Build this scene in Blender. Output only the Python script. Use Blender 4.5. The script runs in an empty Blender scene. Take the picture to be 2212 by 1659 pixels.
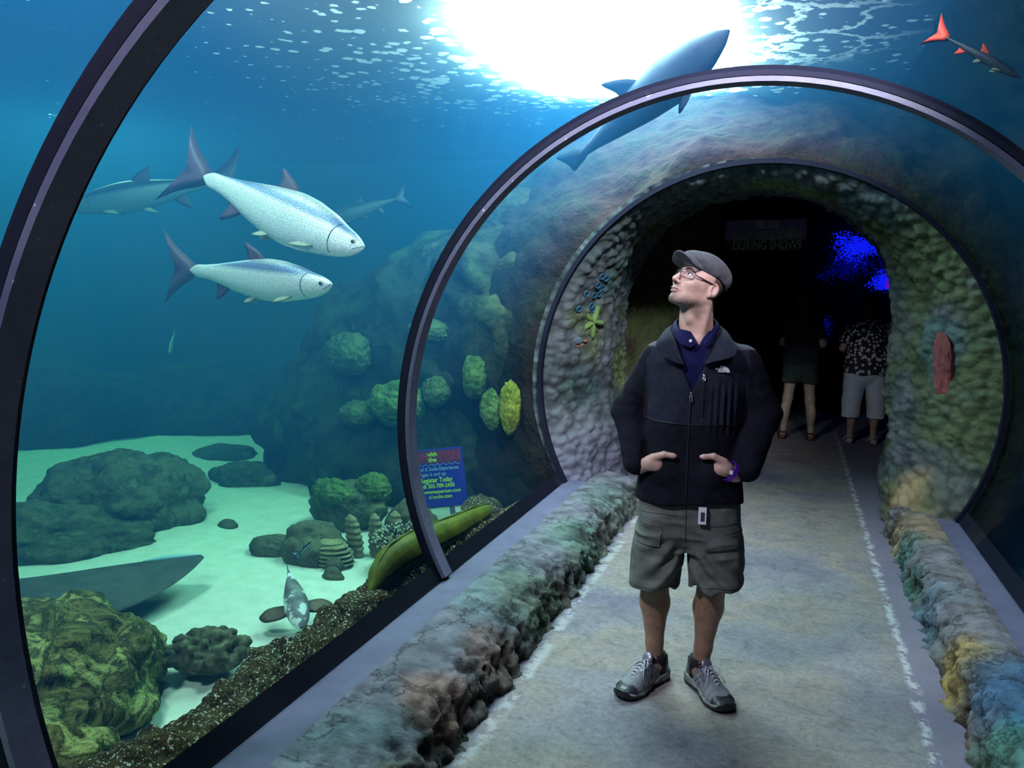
import bpy, bmesh, math, random
import numpy as np
from mathutils import Vector, Matrix, Euler

random.seed(7)
SC = bpy.context.scene
COL = SC.collection
PI = math.pi

# ------------------------------------------------------------------ camera
def setup_camera():
    cd = bpy.data.cameras.new('camera')
    cd.sensor_width = 36.0
    cd.lens = 36.0 * 1800.0 / 2212.0
    cd.clip_start = 0.02
    cd.clip_end = 200
    co = bpy.data.objects.new('camera', cd)
    COL.objects.link(co)
    right = Vector((0.9474296, 0.3189054, 0.0260082))
    up = Vector((-0.0606667, 0.0992325, 0.9932132))
    back = Vector((0.3141602, -0.9425775, 0.1133627))
    m = Matrix((right, up, back)).transposed().to_4x4()
    m.translation = Vector((0, 0, 1.6))
    co.matrix_world = m
    SC.camera = co
setup_camera()

# ------------------------------------------------------------------ world, exposure
w = bpy.data.worlds.new('world')
SC.world = w
w.use_nodes = True
w.node_tree.nodes['Background'].inputs[0].default_value = (0.02, 0.03, 0.06, 1)
w.node_tree.nodes['Background'].inputs[1].default_value = 0.25
SC.view_settings.view_transform = 'Standard'
SC.view_settings.look = 'None'
SC.view_settings.gamma = 1.0
SC.view_settings.exposure = 0.0
SC.view_settings.use_curve_mapping = False
cy = SC.cycles
cy.max_bounces = 5
cy.diffuse_bounces = 2
cy.glossy_bounces = 2
cy.transmission_bounces = 4
cy.transparent_max_bounces = 10
cy.volume_bounces = 0
cy.use_denoising = True
cy.use_adaptive_sampling = True
cy.adaptive_threshold = 0.04
cy.adaptive_min_samples = 12
cy.caustics_reflective = False
cy.caustics_refractive = False
cy.sample_clamp_indirect = 6.0
cy.sample_clamp_direct = 0

# ------------------------------------------------------------------ lights: the lamps over the tank, plus an added portal fill
TUNX, TUNZ, TUNR = -0.22, 0.97, 1.50       # tunnel axis and radius
SEA = -0.15                                # sea floor
SURF = 3.30                                # water surface
SKYLIGHT = dict(x0=-2.25, x1=-0.45, y0=4.6, y1=7.5, z=3.42, power=34.0)
def lamp(name, loc, target, size, power, color, spread=180):
    ld = bpy.data.lights.new(name, 'AREA')
    ld.shape = 'DISK'
    ld.size = size
    ld.energy = power
    ld.color = color
    ld.spread = math.radians(spread)
    lo = bpy.data.objects.new(name, ld)
    COL.objects.link(lo)
    lo.location = loc
    d = Vector(target) - Vector(loc)
    lo.rotation_euler = d.to_track_quat('-Z', 'Y').to_euler()
    return lo
lamp('tank_lamp_behind', (-2.3, -0.2, 4.3), (-0.6, 3.4, 0.6), 0.45, 225, (1.0, 0.68, 0.88))
lamp('portal_fill', (0.9, 0.4, 4.4), (-1.5, 6.9, 1.2), 0.6, 78, (1.0, 0.70, 0.86), 40)  # added fill, aimed to brighten the left side of the portal lining
lamp('tank_lamp_sand', (-3.3, 2.8, 4.4), (-3.1, 3.7, 0.0), 1.0, 158, (1.0, 0.95, 1.0))
lamp('tank_lamp_far', (-7.5, 7.5, 4.4), (-7.2, 7.2, 0.0), 1.5, 230, (0.95, 0.98, 1.0))
# ------------------------------------------------------------------ helpers: objects
def tag(o, label=None, cat=None, group=None, kind=None):
    if label: o['label'] = label
    if cat: o['category'] = cat
    if group: o['group'] = group
    if kind: o['kind'] = kind
    return o

def empty(name, loc=(0, 0, 0), rz=0.0):
    o = bpy.data.objects.new(name, None)
    o.location = loc
    o.rotation_euler = (0, 0, rz)
    o.empty_display_size = 0.1
    COL.objects.link(o)
    return o

def mobj(name, verts, faces, mat=None, parent=None, smooth=True, mats=None, fmat=None, col=None):
    me = bpy.data.meshes.new(name)
    v = np.asarray(verts, dtype=np.float32).reshape(-1, 3)
    if isinstance(faces, np.ndarray) and faces.ndim == 2:
        n, k = faces.shape
        me.vertices.add(len(v)); me.vertices.foreach_set('co', v.ravel())
        me.loops.add(n * k); me.polygons.add(n)
        me.loops.foreach_set('vertex_index', faces.astype(np.int32).ravel())
        me.polygons.foreach_set('loop_start', np.arange(0, n * k, k, dtype=np.int32))
        me.polygons.foreach_set('loop_total', np.full(n, k, dtype=np.int32))
        me.update(calc_edges=True)
    else:
        me.from_pydata([tuple(map(float, p)) for p in v], [], [tuple(map(int, f)) for f in faces])
    for m in (mats or ([mat] if mat else [])):
        me.materials.append(m)
    if fmat is not None:
        me.polygons.foreach_set('material_index', np.asarray(fmat, dtype=np.int32))
    if smooth:
        me.polygons.foreach_set('use_smooth', np.ones(len(me.polygons), dtype=bool))
    if col is not None:
        a = me.attributes.new('Col', 'FLOAT_COLOR', 'POINT')
        c = np.ones((len(v), 4), dtype=np.float32); c[:, :3] = col
        a.data.foreach_set('color', c.ravel())
    me.validate()
    me.update()
    o = bpy.data.objects.new(name, me)
    COL.objects.link(o)
    if parent: o.parent = parent
    return o

class MB:
    """collects shapes that make up ONE mesh"""
    def __init__(s): s.v = []; s.f = []; s.m = []
    def add(s, v, f, mi=0):
        b = len(s.v)
        s.v.extend([tuple(map(float, p)) for p in v])
        s.f.extend([tuple(int(i) + b for i in q) for q in f])
        s.m.extend([mi] * len(f))
        return s
    def box(s, c, d, R=None, mi=0):
        hx, hy, hz = d[0] / 2, d[1] / 2, d[2] / 2
        pts = [Vector((x * hx, y * hy, z * hz)) for x in (-1, 1) for y in (-1, 1) for z in (-1, 1)]
        if R is not None: pts = [R @ p for p in pts]
        pts = [p + Vector(c) for p in pts]
        return s.add(pts, [(0, 1, 3, 2), (4, 6, 7, 5), (0, 4, 5, 1), (2, 3, 7, 6), (0, 2, 6, 4), (1, 5, 7, 3)], mi)
    def tube(s, pts, rad, n=10, mi=0, cap=True):
        pts = [Vector(p) for p in pts]
        rad = rad if hasattr(rad, '__len__') else [rad] * len(pts)
        rings = []; prev = None
        for i, p in enumerate(pts):
            t = (pts[min(i + 1, len(pts) - 1)] - pts[max(i - 1, 0)]).normalized()
            if prev is None:
                a = Vector((0, 0, 1)) if abs(t.z) < 0.9 else Vector((1, 0, 0))
                u = t.cross(a).normalized()
            else:
                u = (prev - t * prev.dot(t)).normalized()
            prev = u; w_ = t.cross(u)
            rings.append([p + (u * math.cos(2 * PI * k / n) + w_ * math.sin(2 * PI * k / n)) * rad[i] for k in range(n)])
        v = [q for r in rings for q in r]; f = []
        for i in range(len(rings) - 1):
            for k in range(n):
                f.append((i * n + k, i * n + (k + 1) % n, (i + 1) * n + (k + 1) % n, (i + 1) * n + k))
        if cap:
            f.append(tuple(range(n))[::-1]); f.append(tuple((len(rings) - 1) * n + k for k in range(n)))
        return s.add(v, f, mi)
    def ball(s, c, r, n=10, mi=0, R=None):
        r = r if hasattr(r, '__len__') else (r, r, r)
        v = []; f = []; m = n * 2
        for i in range(n + 1):
            th = PI * i / n
            for k in range(m):
                p = Vector((r[0] * math.sin(th) * math.cos(2 * PI * k / m), r[1] * math.sin(th) * math.sin(2 * PI * k / m), r[2] * math.cos(th)))
                if R is not None: p = R @ p
                v.append(p + Vector(c))
        for i in range(n):
            for k in range(m):
                f.append((i * m + k, (i + 1) * m + k, (i + 1) * m + (k + 1) % m, i * m + (k + 1) % m))
        return s.add(v, f, mi)
    def build(s, name, mat=None, parent=None, smooth=True, mats=None):
        return mobj(name, s.v, s.f, mat, parent, smooth, mats, s.m if mats else None)

# ------------------------------------------------------------------ helpers: noise
def _hash(ix, iy, iz, seed):
    h = (ix.astype(np.int64) * 73856093) ^ (iy.astype(np.int64) * 19349663) ^ (iz.astype(np.int64) * 83492791) ^ (seed * 2654435761)
    h = (h ^ (h >> 13)) * 1274126177 & 0xffffffff
    h = (h ^ (h >> 16)) & 0xffffff
    return h.astype(np.float32) / float(0xffffff)
def vnoise(P, seed=0):
    P = np.asarray(P, dtype=np.float32)
    i = np.floor(P).astype(np.int64); f = P - i
    f = f * f * (3 - 2 * f)
    r = 0
    for dx in (0, 1):
        wx = f[..., 0] if dx else 1 - f[..., 0]
        for dy in (0, 1):
            wy = f[..., 1] if dy else 1 - f[..., 1]
            for dz in (0, 1):
                wz = f[..., 2] if dz else 1 - f[..., 2]
                r = r + wx * wy * wz * _hash(i[..., 0] + dx, i[..., 1] + dy, i[..., 2] + dz, seed)
    return r * 2 - 1
def fbm(P, scale=1.0, oct=4, seed=0, gain=0.5):
    P = np.asarray(P, dtype=np.float32) * scale
    a = 1.0; s = 0; t = 0
    for o in range(oct):
        s = s + a * vnoise(P * (2.03 ** o) + 17.3 * o, seed + o); t += a; a *= gain
    return s / t
def worley(P, scale=1.0, seed=0):
    """distance to the nearest random cell centre, 0..~1"""
    P = np.asarray(P, dtype=np.float32) * scale
    i = np.floor(P).astype(np.int64)
    best = np.full(P.shape[:-1], 9.0, dtype=np.float32)
    for dx in (-1, 0, 1):
        for dy in (-1, 0, 1):
            for dz in (-1, 0, 1):
                c = i + np.array([dx, dy, dz])
                q = np.stack([_hash(c[..., 0], c[..., 1], c[..., 2], seed + k) for k in (1, 2, 3)], -1) + c
                best = np.minimum(best, ((q - P) ** 2).sum(-1))
    return np.sqrt(best)
def smooth01(x, a, b):
    t = np.clip((x - a) / (b - a), 0, 1)
    return t * t * (3 - 2 * t)

# ------------------------------------------------------------------ helpers: grids, blobs, implicit surfaces
def grid_faces(nu, nv, closed_u=False):
    f = []
    mu = nu if closed_u else nu - 1
    I = np.arange(mu)[:, None]; J = np.arange(nv - 1)[None, :]
    I2 = (I + 1) % nu
    a = I * nv + J; b = I2 * nv + J; c = I2 * nv + J + 1; d = I * nv + J + 1
    return np.stack([a, b, c, d], -1).reshape(-1, 4)
def normals_of(v, f):
    n = np.zeros_like(v)
    q = v[f]
    fn = np.cross(q[:, 2] - q[:, 0], q[:, 3] - q[:, 1])
    for k in range(4): np.add.at(n, f[:, k], fn)
    return n / (np.linalg.norm(n, axis=1, keepdims=True) + 1e-9)
_ico = {}
def ico(sub):
    if sub not in _ico:
        bm = bmesh.new(); bmesh.ops.create_icosphere(bm, subdivisions=sub, radius=1.0)
        v = np.array([p.co[:] for p in bm.verts], dtype=np.float32)
        f = np.array([[q.index for q in p.verts] for p in bm.faces], dtype=np.int32)
        bm.free(); _ico[sub] = (v, f)
    return _ico[sub]
def rock(name, loc, size, mat, seed=1, sub=5, rough=0.25, fscale=1.3, fine=0.05, parent=None, rz=0.0, flat=-0.6, knobs=0.0, kscale=3.0, pts=None):
    v, f = ico(sub)
    d = 1 + rough * fbm(v, fscale, 4, seed) + fine * fbm(v, fscale * 5, 3, seed + 9)
    if knobs: d = d + knobs * (0.6 - worley(v, kscale, seed))
    v = v * d[:, None]
    v[:, 2] = np.where(v[:, 2] < flat, flat + (v[:, 2] - flat) * 0.25, v[:, 2])
    v = v * np.array(size, dtype=np.float32)
    o = mobj(name, v, f, mat, parent, col=np.ones_like(v))
    o.location = loc; o.rotation_euler = (0, 0, rz)
    return o

def surface_nets(D, lo, h):
    """naive surface nets on a dense array D (nx,ny,nz), negative inside"""
    nx, ny, nz = D.shape
    S = D < 0
    c = [S[i:nx - 1 + i, j:ny - 1 + j, k:nz - 1 + k] for i in (0, 1) for j in (0, 1) for k in (0, 1)]
    cnt = sum(x.astype(np.int8) for x in c)
    act = (cnt > 0) & (cnt < 8)
    idx = np.argwhere(act)
    vid = np.full(act.shape, -1, dtype=np.int64)
    vid[act] = np.arange(len(idx))
    acc = np.zeros((len(idx), 3), dtype=np.float32); num = np.zeros(len(idx), dtype=np.float32)
    corners = np.array([(i, j, k) for i in (0, 1) for j in (0, 1) for k in (0, 1)])
    for a in range(8):
        for b in range(a + 1, 8):
            if np.abs(corners[a] - corners[b]).sum() != 1: continue
            pa = idx + corners[a]; pb = idx + corners[b]
            da = D[pa[:, 0], pa[:, 1], pa[:, 2]]; db = D[pb[:, 0], pb[:, 1], pb[:, 2]]
            m = (da < 0) != (db < 0)
            t = da / (da - db + 1e-12)
            p = corners[a] + (corners[b] - corners[a]) * t[:, None]
            acc[m] += p[m]; num[m] += 1
    V = (idx + acc / num[:, None]) * h + np.array(lo)
    F = []
    for ax in range(3):
        o1, o2 = [(1, 2), (2, 0), (0, 1)][ax]
        sl0 = [slice(None)] * 3; sl1 = [slice(None)] * 3
        sl0[ax] = slice(0, D.shape[ax] - 1); sl1[ax] = slice(1, D.shape[ax])
        a = S[tuple(sl0)]; b = S[tuple(sl1)]
        e = np.argwhere(a != b)
        e = e[(e[:, o1] > 0) & (e[:, o2] > 0) & (e[:, o1] < D.shape[o1] - 1) & (e[:, o2] < D.shape[o2] - 1)]
        if not len(e): continue
        s = a[e[:, 0], e[:, 1], e[:, 2]]
        q = []
        for (u, w_) in ((-1, -1), (0, -1), (0, 0), (-1, 0)):
            t = e.copy(); t[:, o1] += u; t[:, o2] += w_
            q.append(vid[t[:, 0], t[:, 1], t[:, 2]])
        q = np.stack(q, -1)
        q[~s] = q[~s][:, ::-1]
        F.append(q)
    return V.astype(np.float32), np.concatenate(F)
def sdf_surface(fn, lo, hi, h, B=12, margin=1.0):
    """evaluate fn sparsely in blocks, return vertices and quads"""
    lo = np.array(lo, dtype=np.float32); hi = np.array(hi, dtype=np.float32)
    n = np.ceil((hi - lo) / h / B).astype(int)
    cx, cy_, cz = [lo[k] + (np.arange(n[k]) + 0.5) * B * h for k in range(3)]
    C = np.stack(np.meshgrid(cx, cy_, cz, indexing='ij'), -1).reshape(-1, 3)
    dc = fn(C)
    D = np.repeat(np.repeat(np.repeat(dc.reshape(n), B, 0), B, 1), B, 2).astype(np.float32)
    R = B * h * 0.87 * 1.25 * margin
    act = np.argwhere(np.abs(dc.reshape(n)) < R)
    o = (np.stack(np.meshgrid(*[np.arange(B)] * 3, indexing='ij'), -1).reshape(-1, 3)).astype(np.float32)
    CH = 200
    for s in range(0, len(act), CH):
        A = act[s:s + CH]
        P = (A[:, None, :] * B + o[None]) * h + lo
        d = fn(P.reshape(-1, 3)).reshape(len(A), B, B, B)
        for k, a in enumerate(A):
            D[a[0] * B:(a[0] + 1) * B, a[1] * B:(a[1] + 1) * B, a[2] * B:(a[2] + 1) * B] = d[k]
    return surface_nets(D, lo, h)
def smin(a, b, k):
    h = np.clip(0.5 + 0.5 * (b - a) / k, 0, 1)
    return b + (a - b) * h - k * h * (1 - h)
def smax(a, b, k): return -smin(-a, -b, k)
def capsule(P, a, b, ra, rb, sy=1.0):
    a = np.array(a, dtype=np.float32); b = np.array(b, dtype=np.float32)
    ab = b - a
    t = np.clip(((P - a) @ ab) / (ab @ ab + 1e-12), 0, 1)
    d = P - (a + t[:, None] * ab)
    if sy != 1.0: d = d * np.array([1, 1 / sy, 1], dtype=np.float32)
    return np.sqrt((d * d).sum(1)) - (ra + (rb - ra) * t)
def ellipsoid(P, c, r, R=None):
    d = P - np.array(c, dtype=np.float32)
    if R is not None: d = d @ np.array(R, dtype=np.float32)
    r = np.array(r, dtype=np.float32)
    k0 = np.sqrt(((d / r) ** 2).sum(1)); k1 = np.sqrt(((d / (r * r)) ** 2).sum(1))
    return k0 * (k0 - 1) / (k1 + 1e-9)
def rbox(P, c, hsize, r, R=None):
    d = P - np.array(c, dtype=np.float32)
    if R is not None: d = d @ np.array(R, dtype=np.float32)
    q = np.abs(d) - (np.array(hsize, dtype=np.float32) - r)
    return np.sqrt((np.maximum(q, 0) ** 2).sum(1)) + np.minimum(q.max(1), 0) - r

# ------------------------------------------------------------------ helpers: materials
def mat(name, build):
    m = bpy.data.materials.new(name)
    m.use_nodes = True
    nt = m.node_tree
    for n in list(nt.nodes): nt.nodes.remove(n)
    out = nt.nodes.new('ShaderNodeOutputMaterial')
    build(nt, out)
    return m
def N(nt, t, **kw):
    n = nt.nodes.new(t)
    for k, v in kw.items():
        if k in n.inputs: n.inputs[k].default_value = v
        else: setattr(n, k, v)
    return n
def L(nt, a, b): nt.links.new(a, b)
def ramp(nt, fac, stops, interp='LINEAR'):
    r = nt.nodes.new('ShaderNodeValToRGB')
    r.color_ramp.interpolation = interp
    els = r.color_ramp.elements
    while len(els) < len(stops): els.new(0.5)
    for e, (p, c) in zip(els, stops):
        e.position = p
        e.color = (c[0], c[1], c[2], 1) if hasattr(c, '__len__') else (c, c, c, 1)
    L(nt, fac, r.inputs[0])
    return r
def noise_mat(name, cols, scale=6.0, rough=0.8, bump=0.3, bscale=30.0, detail=8.0, vcol=False, metal=0.0, spec=0.3, dist=0.01, cells=None, speck=None, coat=0.0, warp=0.0, cracks=None):
    """mottled solid: colour ramp over noise, optional vertex paint, bump noise, optional cell bump and light specks"""
    def b(nt, out):
        p = N(nt, 'ShaderNodeBsdfPrincipled', Roughness=rough, Metallic=metal)
        p.inputs['Specular IOR Level'].default_value = spec
        if coat: p.inputs['Coat Weight'].default_value = coat
        tc = N(nt, 'ShaderNodeTexCoord')
        n1 = N(nt, 'ShaderNodeTexNoise', Scale=scale, Detail=detail, Roughness=0.62, Distortion=warp)
        L(nt, tc.outputs['Object'], n1.inputs['Vector'])
        k = len(cols)
        r = ramp(nt, n1.outputs['Fac'], [(0.3 + 0.42 * i / max(1, k - 1), c) for i, c in enumerate(cols)])
        c = r.outputs[0]
        if vcol:
            at = N(nt, 'ShaderNodeAttribute', attribute_name='Col')
            mx = N(nt, 'ShaderNodeMix', data_type='RGBA', blend_type='MULTIPLY')
            mx.inputs[0].default_value = 1.0
            L(nt, c, mx.inputs[6]); L(nt, at.outputs['Color'], mx.inputs[7])
            c = mx.outputs[2]
        if speck:
            sc_, thr, scol = speck
            n3 = N(nt, 'ShaderNodeTexNoise', Scale=sc_, Detail=4.0, Roughness=0.6)
            L(nt, tc.outputs['Object'], n3.inputs['Vector'])
            r3 = ramp(nt, n3.outputs['Fac'], [(thr, 0.0), (thr + 0.025, 1.0)])
            mx = N(nt, 'ShaderNodeMix', data_type='RGBA')
            L(nt, r3.outputs[0], mx.inputs[0]); L(nt, c, mx.inputs[6])
            mx.inputs[7].default_value = (*scol, 1)
            c = mx.outputs[2]
        if cracks:
            wv = N(nt, 'ShaderNodeTexNoise', Scale=cracks[0] * 1.5, Detail=6.0, Roughness=0.7); L(nt, tc.outputs['Object'], wv.inputs['Vector'])
            mv = N(nt, 'ShaderNodeMix', data_type='VECTOR'); mv.inputs[0].default_value = 0.3
            L(nt, tc.outputs['Object'], mv.inputs[4]); L(nt, wv.outputs['Color'], mv.inputs[5])
            vc = N(nt, 'ShaderNodeTexVoronoi', Scale=cracks[0]); vc.feature = 'DISTANCE_TO_EDGE'; L(nt, mv.outputs[1], vc.inputs['Vector'])
            rc = ramp(nt, vc.outputs['Distance'], [(0.0, cracks[2]), (cracks[1], 1.0)])
            mk = N(nt, 'ShaderNodeMix', data_type='RGBA', blend_type='MULTIPLY'); mk.inputs[0].default_value = 1.0
            L(nt, c, mk.inputs[6]); L(nt, rc.outputs[0], mk.inputs[7]); c = mk.outputs[2]
        L(nt, c, p.inputs['Base Color'])
        n2 = N(nt, 'ShaderNodeTexNoise', Scale=bscale, Detail=6.0, Roughness=0.65)
        L(nt, tc.outputs['Object'], n2.inputs['Vector'])
        bp = N(nt, 'ShaderNodeBump', Strength=bump, Distance=dist)
        h = n2.outputs['Fac']
        if cells:
            vo = N(nt, 'ShaderNodeTexVoronoi', Scale=cells[0])
            L(nt, tc.outputs['Object'], vo.inputs['Vector'])
            ma = N(nt, 'ShaderNodeMath', operation='MULTIPLY_ADD')
            L(nt, vo.outputs['Distance'], ma.inputs[0]); ma.inputs[1].default_value = -cells[1]
            L(nt, h, ma.inputs[2]); h = ma.outputs[0]
        L(nt, h, bp.inputs['Height'])
        L(nt, bp.outputs[0], p.inputs['Normal'])
        L(nt, p.outputs[0], out.inputs[0])
    return mat(name, b)
def plain(name, col, rough=0.5, metal=0.0, spec=0.5):
    def b(nt, out):
        p = N(nt, 'ShaderNodeBsdfPrincipled', Roughness=rough, Metallic=metal)
        p.inputs['Base Color'].default_value = (*col, 1)
        p.inputs['Specular IOR Level'].default_value = spec
        L(nt, p.outputs[0], out.inputs[0])
    return mat(name, b)
def emit(name, col, strength):
    def b(nt, out):
        e = N(nt, 'ShaderNodeEmission', Strength=strength)
        e.inputs[0].default_value = (*col, 1)
        L(nt, e.outputs[0], out.inputs[0])
    return mat(name, b)
# ------------------------------------------------------------------ materials of the place
M = {}
def _glass(nt, out):
    t = N(nt, 'ShaderNodeBsdfTransparent')
    t.inputs[0].default_value = (0.96, 0.985, 0.99, 1)
    g = N(nt, 'ShaderNodeBsdfGlossy', Roughness=0.03)
    lw = N(nt, 'ShaderNodeLayerWeight', Blend=0.5)
    pw = N(nt, 'ShaderNodeMath', operation='POWER'); L(nt, lw.outputs['Facing'], pw.inputs[0]); pw.inputs[1].default_value = 4.5
    fr = N(nt, 'ShaderNodeMath', operation='MULTIPLY_ADD'); L(nt, pw.outputs[0], fr.inputs[0]); fr.inputs[1].default_value = 0.30; fr.inputs[2].default_value = 0.015
    mx = N(nt, 'ShaderNodeMixShader')
    L(nt, fr.outputs[0], mx.inputs[0]); L(nt, t.outputs[0], mx.inputs[1]); L(nt, g.outputs[0], mx.inputs[2])
    L(nt, mx.outputs[0], out.inputs[0])
M['acrylic'] = mat('acrylic', _glass)
def _water(nt, out):
    s = N(nt, 'ShaderNodeVolumeScatter', Density=0.115, Anisotropy=0.3)
    s.inputs['Color'].default_value = (0.05, 0.36, 1.0, 1)
    a = N(nt, 'ShaderNodeVolumeAbsorption', Density=0.25)
    a.inputs['Color'].default_value = (0.0, 0.73, 0.70, 1)
    ad = N(nt, 'ShaderNodeAddShader')
    L(nt, s.outputs[0], ad.inputs[0]); L(nt, a.outputs[0], ad.inputs[1])
    L(nt, ad.outputs[0], out.inputs['Volume'])
M['water'] = mat('tank_water', _water)
def _foam(nt, out):
    tc = N(nt, 'ShaderNodeTexCoord')
    # floating bubbles: small blobs, and a lacy sheet of foam at the far side of the pool of light
    vo = N(nt, 'ShaderNodeTexVoronoi', Scale=8.5)
    vo.feature = 'F1'
    L(nt, tc.outputs['Object'], vo.inputs['Vector'])
    n0 = N(nt, 'ShaderNodeTexNoise', Scale=3.2, Detail=5.0, Roughness=0.75)
    L(nt, tc.outputs['Object'], n0.inputs['Vector'])
    sx = N(nt, 'ShaderNodeSeparateXYZ'); L(nt, tc.outputs['Object'], sx.inputs[0])
    # distance from the foamy zone centre
    cmb = N(nt, 'ShaderNodeVectorMath', operation='DISTANCE'); L(nt, tc.outputs['Object'], cmb.inputs[0])
    cmb.inputs[1].default_value = (-1.7, 6.4, 0.0)
    mr = N(nt, 'ShaderNodeMapRange'); L(nt, cmb.outputs['Value'], mr.inputs[0])
    mr.inputs[1].default_value = 0.6; mr.inputs[2].default_value = 3.4; mr.inputs[3].default_value = 1.06; mr.inputs[4].default_value = 0.50
    a1 = N(nt, 'ShaderNodeMath', operation='MULTIPLY_ADD'); L(nt, n0.outputs['Fac'], a1.inputs[0]); a1.inputs[1].default_value = 1.5
    L(nt, vo.outputs['Distance'], a1.inputs[2])
    s1 = N(nt, 'ShaderNodeMath', operation='SUBTRACT'); L(nt, mr.outputs[0], s1.inputs[0]); L(nt, a1.outputs[0], s1.inputs[1])
    a2 = N(nt, 'ShaderNodeMath', operation='MULTIPLY_ADD'); L(nt, s1.outputs[0], a2.inputs[0]); a2.inputs[1].default_value = 14.0; a2.inputs[2].default_value = 3.2
    a2.use_clamp = True
    # lace on the +x side
    vl = N(nt, 'ShaderNodeTexVoronoi', Scale=3.2); vl.feature = 'DISTANCE_TO_EDGE'
    wv = N(nt, 'ShaderNodeTexNoise', Scale=3.0, Detail=5.0, Roughness=0.7); L(nt, tc.outputs['Object'], wv.inputs['Vector'])
    mxv = N(nt, 'ShaderNodeMix', data_type='VECTOR'); mxv.inputs[0].default_value = 0.35
    L(nt, tc.outputs['Object'], mxv.inputs[4]); L(nt, wv.outputs['Color'], mxv.inputs[5]); L(nt, mxv.outputs[1], vl.inputs['Vector'])
    lt = N(nt, 'ShaderNodeMapRange'); L(nt, vl.outputs['Distance'], lt.inputs[0])
    lt.inputs[1].default_value = 0.035; lt.inputs[2].default_value = 0.075; lt.inputs[3].default_value = 1.0; lt.inputs[4].default_value = 0.0
    d2 = N(nt, 'ShaderNodeVectorMath', operation='DISTANCE'); L(nt, tc.outputs['Object'], d2.inputs[0]); d2.inputs[1].default_value = (-0.15, 6.0, 0)
    lr = N(nt, 'ShaderNodeMapRange'); L(nt, d2.outputs['Value'], lr.inputs[0])
    lr.inputs[1].default_value = 0.5; lr.inputs[2].default_value = 0.95; lr.inputs[3].default_value = 1.0; lr.inputs[4].default_value = 0.0
    lm = N(nt, 'ShaderNodeMath', operation='MULTIPLY'); L(nt, lt.outputs[0], lm.inputs[0]); L(nt, lr.outputs[0], lm.inputs[1])
    mxx = N(nt, 'ShaderNodeMath', operation='MAXIMUM'); L(nt, a2.outputs[0], mxx.inputs[0]); L(nt, lm.outputs[0], mxx.inputs[1])
    t = N(nt, 'ShaderNodeBsdfTransparent'); t.inputs[0].default_value = (0.9, 0.97, 1.0, 1)
    tl = N(nt, 'ShaderNodeBsdfTranslucent'); tl.inputs[0].default_value = (0.95, 0.97, 1, 1)
    # translucent veil shaped to imitate a soft halo of glare round the skylight
    vr = N(nt, 'ShaderNodeMapRange'); L(nt, cmb.outputs['Value'], vr.inputs[0]); vr.inputs[1].default_value = 0.8; vr.inputs[2].default_value = 3.0; vr.inputs[3].default_value = 0.30; vr.inputs[4].default_value = 0.0
    mx2 = N(nt, 'ShaderNodeMath', operation='MAXIMUM'); L(nt, mxx.outputs[0], mx2.inputs[0]); L(nt, vr.outputs[0], mx2.inputs[1]); mxx = mx2
    mx = N(nt, 'ShaderNodeMixShader')
    L(nt, mxx.outputs[0], mx.inputs[0]); L(nt, t.outputs[0], mx.inputs[1]); L(nt, tl.outputs[0], mx.inputs[2])
    L(nt, mx.outputs[0], out.inputs[0])
M['foam'] = mat('foamy_water_surface', _foam)
M['skylight'] = emit('skylight_glow', (0.86, 0.95, 1.0), SKYLIGHT['power'])
M['sand'] = noise_mat('pale_sand', [(0.62, 0.66, 0.58), (0.80, 0.82, 0.74)], scale=9, rough=0.95, bump=0.5, bscale=60, spec=0.1, speck=(120.0, 0.66, (0.35, 0.36, 0.32)))
M['reef'] = noise_mat('reef_rock', [(0.010, 0.016, 0.012), (0.045, 0.052, 0.034), (0.014, 0.02, 0.014), (0.09, 0.095, 0.06)], scale=3.4, rough=0.95, bump=1.0, bscale=14, dist=0.05, vcol=True, spec=0.1)
M['brown_rock'] = noise_mat('brown_mossy_rock', [(0.011, 0.006, 0.007), (0.032, 0.017, 0.018), (0.019, 0.017, 0.013), (0.050, 0.030, 0.029)], scale=2.6, rough=0.95, bump=1.0, bscale=11, dist=0.05, spec=0.1, vcol=True)
M['ridge'] = noise_mat('algae_ridge', [(0.02, 0.014, 0.008), (0.10, 0.075, 0.03), (0.03, 0.02, 0.012), (0.13, 0.13, 0.05)], scale=9, warp=1.0, rough=0.95, bump=1.0, bscale=24, dist=0.05, spec=0.1, speck=(85.0, 0.585, (0.55, 0.62, 0.5)))
M['boulder'] = noise_mat('mossy_boulder', [(0.02, 0.02, 0.008), (0.18, 0.165, 0.055), (0.04, 0.04, 0.016), (0.40, 0.40, 0.14), (0.05, 0.05, 0.02)], warp=1.4, scale=5.5, rough=0.95, bump=1.0, bscale=13, dist=0.05, spec=0.1, speck=(60.0, 0.73, (0.5, 0.55, 0.4)))
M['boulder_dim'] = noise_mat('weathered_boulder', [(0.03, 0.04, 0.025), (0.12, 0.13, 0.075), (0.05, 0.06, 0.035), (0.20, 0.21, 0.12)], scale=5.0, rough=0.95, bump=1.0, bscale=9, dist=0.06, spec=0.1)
M['smallrock'] = noise_mat('small_rock', [(0.06, 0.055, 0.035), (0.16, 0.16, 0.10)], scale=5, rough=0.95, bump=0.8, bscale=25, dist=0.03, spec=0.1)
M['lining'] = noise_mat('coral_lining', [(0.55, 0.55, 0.55), (0.9, 0.9, 0.9)], scale=4, rough=0.92, bump=0.7, bscale=55, dist=0.01, vcol=True, spec=0.15)
M['curb'] = noise_mat('painted_rock_curb', [(0.28, 0.28, 0.29), (0.62, 0.62, 0.62), (0.95, 0.95, 0.95)], scale=9, rough=0.9, bump=1.0, bscale=42, dist=0.016, vcol=True, spec=0.2, cracks=(3.4, 0.035, 0.35))
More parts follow.
